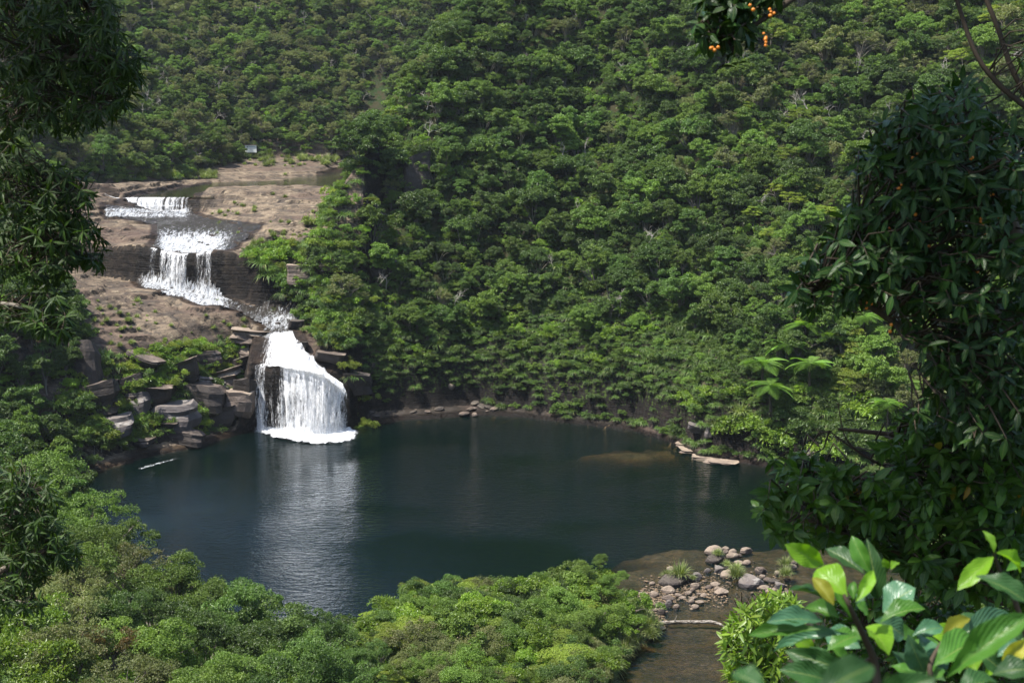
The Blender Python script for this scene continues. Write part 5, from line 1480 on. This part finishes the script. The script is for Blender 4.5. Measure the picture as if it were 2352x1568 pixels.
# --- bare stems top right
root = link("slender_tree", None, label="two thin bare curving stems crossing the upper right corner", cat="tree")
LS = [limb([(2180, -60, 9), (2235, 110, 9), (2290, 190, 9), (2360, 250, 9), (2440, 330, 9), (2520, 520, 9)]), limb([(2240, -60, 9.3), (2290, 60, 9.3), (2325, 160, 9.3), (2370, 240, 9.3), (2440, 360, 9.1)])]
add_limbs(root, LS, [(.013, .024), (.015, .022)], M_TWIG)
leafy(root, "slender_tree", ML['glossy'], [dense(l) for l in LS], [(2330,70),(2400,40),(2400,190),(2345,160)], 16, 6, .09, .4, (8.6, 9.4), -.2, 14)
# --- lanceolate tree on the left
root = link("lance_leaf_tree", None, label="dark tree with drooping narrow leaves hanging down the left edge", cat="tree")
LL = [limb([(-260, 900, 13), (-160, 420, 12.6), (-60, 200, 12.4), (60, 130, 12.2), (170, 130, 12), (260, 150, 12)]), limb([(-160, 420, 12.6), (0, 260, 12.3), (130, 215, 12.1), (240, 230, 12)]),
      limb([(-200, 620, 12.8), (-40, 470, 12.4), (80, 430, 12.2), (180, 470, 12)]), limb([(-200, 700, 12.8), (-20, 620, 12.4), (70, 560, 12.2), (170, 575, 12)]), limb([(-180, 420, 12.7), (-60, 40, 12.4), (80, -20, 12.2), (200, 20, 12)]),
      limb([(-200, 760, 12.8), (-20, 700, 12.4), (80, 715, 12.2), (130, 745, 12)])]
add_limbs(root, LL, [(.10, .012), (.05, .01), (.045, .01), (.04, .01), (.045, .01), (.03, .008)], M_BARK)
PL = [(-40,-60),(215,-60),(262,10),(275,55),(300,100),(335,140),(345,165),(310,190),(300,225),(262,268),(215,300),(195,295),(180,320),(60,330),(40,370),(130,375),(200,400),(206,450),(215,505),(238,555),(242,625),(205,600),(150,615),(140,660),(158,740),(160,790),(120,765),(70,740),(-40,745)]
leafy(root, "lance_leaf_tree", ML['lance'], [dense(l) for l in LL], PL, 1250, 8, .125, .20, (11.2, 13.2), -.45, 21, whorl=True, spread=.9, curl=.3,
      gaps=[[(60,300),(190,300),(170,375),(50,365)],[(30,420),(100,400),(110,450),(40,470)],[(-40,640),(90,640),(60,690),(-40,700)]], n_parts=300)
root = link("lance_leaf_tree", None, label="nearer drooping-leaved branch at the left edge below the ledges", cat="tree")
LM = [limb([(-200, 1500, 25), (-60, 1300, 24.5), (20, 1200, 24), (70, 1130, 24)]), limb([(-100, 1370, 24.6), (20, 1300, 24.2), (110, 1260, 24)]), limb([(-120, 1400, 24.6), (0, 1380, 24.3), (90, 1390, 24.1)])]
add_limbs(root, LM, [(.14, .02), (.08, .02), (.07, .02)], M_BARK)
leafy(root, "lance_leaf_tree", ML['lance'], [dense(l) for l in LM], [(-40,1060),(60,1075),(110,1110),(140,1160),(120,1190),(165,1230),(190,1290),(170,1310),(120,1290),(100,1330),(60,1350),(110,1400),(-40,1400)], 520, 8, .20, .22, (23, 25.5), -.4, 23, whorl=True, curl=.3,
      gaps=[[(-40,1290),(60,1300),(20,1345),(-40,1340)]], n_parts=200)
# --- sapling with upright bright leaves, bottom right of centre
root = link("upright_sapling", None, label="bushy sapling with upright narrow bright leaves behind the broad leaves", cat="sapling")
LU = [limb([(1800, 1760, 15), (1770, 1560, 15), (1730, 1450, 14.8), (1705, 1410, 14.8)]), limb([(1780, 1600, 15), (1800, 1480, 15), (1790, 1390, 15)]), limb([(1770, 1620, 15), (1690, 1540, 14.7), (1670, 1490, 14.7)])]
add_limbs(root, LU, [(.03, .006), (.02, .006), (.02, .006)], M_TWIG)
leafy(root, "upright_sapling", ML['bright'], [dense(l) for l in LU], [(1658,1480),(1672,1440),(1700,1400),(1722,1405),(1735,1390),(1760,1372),(1800,1366),(1830,1390),(1840,1450),(1790,1500),(1830,1600),(1690,1600),(1672,1540)], 330, 9, .145, .24, (14.2, 15.8), .25, 31, whorl=True, curl=.1, spread=.8, n_parts=300)

# --- broad-leaved sapling right in front of the camera
root = link("broad_leaved_sapling", None, label="broad-leaved shrub with large glossy and sunlit leaves in the bottom right foreground", cat="shrub")
def c2(cx, cy): return (1850 + cx / 3.093) * .91875, (1200 + cy / 3.093) * .91875
LEAVES = [ # base, tip, width px, material, depth, label
 (650,655,365,505,135,'sap_bright',3.3,None),(830,900,585,650,200,'sap_bright',3.15,"sunlit yellow-green leaf in the middle of the whorl"),(725,965,560,720,95,'sap_yellow',3.1,"yellow leaf with a brownish edge"),
 (700,950,395,800,135,'sap_dark',3.3,None),(960,720,668,510,125,'sap_dark',3.5,None),(1015,730,858,430,110,'sap_mid',3.45,None),(1065,920,1000,470,130,'sap_dark',3.55,None),
 (1105,1020,1335,810,230,'sap_blue',3.4,None),(895,940,1040,690,85,'sap_bright',3.05,None),(1080,1100,1415,935,150,'sap_mid',3.3,None),(770,1070,480,935,105,'sap_mid',3.2,None),
 (640,1090,230,1060,135,'sap_blue',3.2,"pale glossy leaf catching the sky, pointing left"),(620,1150,50,1180,100,'sap_mid',3.15,None),(850,1190,215,1255,110,'sap_blue',3.25,None),
 (975,1130,1185,1300,200,'sap_bright',3.1,None),(1040,1080,1295,1190,190,'sap_blue',3.35,None),(1300,1190,1425,1500,150,'sap_blue',3.2,None),(1330,1200,1575,1110,120,'sap_blue',3.35,None),
 (1570,1240,1785,1010,100,'sap_yellow',3.25,"yellow leaf standing upright at the right"),(1500,1430,1870,1190,240,'sap_mid',3.0,None),(1700,1190,2115,1045,200,'sap_blue',3.3,"broad leaf with a white sky sheen"),
 (1600,1520,2230,1000,190,'sap_mid',2.2,None),(2230,1230,2020,1420,110,'sap_yellow',2.7,"blotched yellow leaf at the right edge"),(1990,1360,2160,1230,120,'sap_blue',2.9,None),
 (1960,590,1690,830,120,'sap_bright',3.2,"curled pale green leaf at the right"),(1965,570,1900,380,60,'sap_bright',3.2,None),(1980,560,2230,680,90,'sap_bright',3.1,None),(1820,740,2260,920,150,'sap_dark',2.6,None),
 (910,1490,350,1320,150,'sap_dark',2.9,None),(750,1570,330,1440,150,'sap_dark',2.8,None),(670,1270,860,1400,90,'sap_mid',3.5,None),(1180,1320,1380,1500,110,'sap_blue',3.5,None),
 (1420,1265,1500,1340,80,'sap_bright',3.5,None),(1950,1500,2250,1430,170,'sap_dark',2.5,None),(1700,1640,2000,1480,160,'sap_dark',2.5,None),(860,1060,700,780,60,'sap_mid',3.3,None),
 (900,960,1000,1020,110,'sap_mid',3.0,None),(900,1000,990,830,70,'sap_blue',3.2,None),(880,920,870,760,60,'sap_mid',3.25,None),(1000,1250,860,1120,60,'sap_mid',3.4,None),
 (1400,1560,1180,1420,110,'sap_mid',3.3,None),(1450,1580,1560,1420,110,'sap_mid',3.2,None),(1280,1600,1330,1380,100,'sap_dark',3.4,None),(560,1700,1050,1380,230,'sap_dark',1.25,None),(1000,1700,1500,1530,200,'sap_dark',1.3,None),
 (200,1640,-60,1440,160,'sap_dark',1.3,None),(1160,1060,1220,900,70,'sap_mid',3.6,None),(1150,680,1110,610,50,'sap_bright',3.5,None),(1165,690,1220,620,50,'sap_bright',3.5,None),
 (2000,1100,2260,1180,120,'sap_dark',3.4,None),(1850,1330,2080,1500,120,'sap_dark',3.4,None),(1740,1560,1790,1440,60,'sap_yellow',3.0,None),(2060,700,2260,640,100,'sap_mid',3.3,None)]
_r = np.random.default_rng(77)
for _i in range(34):
    _x, _y = _r.uniform(450, 2150), _r.uniform(1180, 1560)
    if _x < 900 and _y < 1300: continue
    _a = _r.uniform(-2.9, -.3); _l = _r.uniform(180, 330)
    LEAVES.append((_x, _y, _x + _l * math.cos(_a), _y + _l * .8 * math.sin(_a), _l * _r.uniform(.38, .52), ['sap_mid', 'sap_dark', 'sap_mid', 'sap_dark', 'sap_blue', 'sap_bright'][_i % 6], _r.uniform(3.35, 3.8), None))
shp = {}
for i, (bx, by, tx, ty, wpx, mt, dep, lab) in enumerate(LEAVES):
    key = (mt, i % 4)
    if key not in shp:
        V, Q, U = leaf_shape(10, 1.0, [.10, .22, .3, .16][i % 4], [.10, .16, .22, .13][i % 4], .05, i % 4, wpos=[.55, .6, .5, .58][i % 4])
        shp[key] = mesh_np("leaf", V, Q, mats=[ML[mt]], attrs={'tint': ('FACE', np.full(len(Q), .5))}, uv=U)
    p0 = WT(*c2(bx, by), dep); tilt_ = rng.uniform(-.05, .07); p1 = WT(*c2(tx, ty), dep + tilt_)
    if lab and 'curled' in lab: p1 = WT(*c2(tx, ty), dep - .05)
    y_ = np.array(p1 - p0); l = np.linalg.norm(y_); wd = wpx / 3.093 * .91875 / FPX * dep
    zh = np.array([-.25, -.62, .75]) + rng.normal(size=3) * .30
    M = frame_from(y_, zh)
    o = link("leaf", shp[key], parent=root)
    S_ = Matrix([[float(M[a_][0] * wd * 1.25), float(M[a_][1] * l * 1.03), float(M[a_][2] * l)] + [0] for a_ in range(3)] + [[0, 0, 0, 1]])
    o.matrix_local = Matrix.Translation(p0) @ S_
    if lab: o['label'] = lab
LR = [[WT(*c2(a, b), d_) for a, b, d_ in [(1120,2100,3.2),(1060,1560,3.25),(1030,1370,3.25),(930,1150,3.2),(850,980,3.15),(800,880,3.15)]], [WT(*c2(a, b), d_) for a, b, d_ in [(1560,2100,3.2),(1500,1640,3.2),(1470,1430,3.2),(1560,1250,3.25)]],
      [WT(*c2(a, b), d_) for a, b, d_ in [(2300,1500,3.3),(2150,1000,3.3),(2010,700,3.25),(1960,560,3.2)]], [WT(*c2(a, b), d_) for a, b, d_ in [(1030,1370,3.25),(900,1440,3.3),(700,1540,3.3),(500,1700,3.3)]]]
add_limbs(root, [[np.array(p) for p in l] for l in LR], [(.012, .004), (.010, .004), (.008, .003), (.006, .003)], M_TWIG, "stem")

# --- unseen crowns above the frame, added toward the sun to shade the near plants
for i, (x_, y_, z_, s_, k) in enumerate([(-.2, 5.6, 60.8, .78, 'fd'), (2.4, 6.0, 61.3, .85, 'fd'), (-2.4, 6.8, 61.4, .7, 'fm'), (.8, 8.8, 62.2, .85, 'fd'), (4.8, 7.4, 60.8, .9, 'fd'), (-7.2, 10.8, 63.6, .8, 'fm')]):
    root = bpy.data.objects.new("added_shade_tree", None); COL.objects.link(root); root.location = (x_, y_, z_); root.scale = (s_, s_, s_)
    root['label'] = "added crown above the viewpoint, out of frame, to shade the near leaves"; root['category'] = "tree"; root['group'] = "added shade crowns above the viewpoint"
    o = bpy.data.objects.new("crown", PROTO[k][i % len(PROTO[k])][1][1]); COL.objects.link(o); o.parent = root

V = [(x_, y_, z_) for z_ in (-14, 175) for y_ in (-25, 645) for x_ in (-335, 335)]
link("haze", mesh_np("haze", V, [(0, 2, 3, 1), (4, 5, 7, 6), (0, 1, 5, 4), (2, 6, 7, 3), (0, 4, 6, 2), (1, 3, 7, 5)], mats=[M_HAZE], smooth=False), kind='stuff', label="thin pale haze over the whole valley", cat="haze")
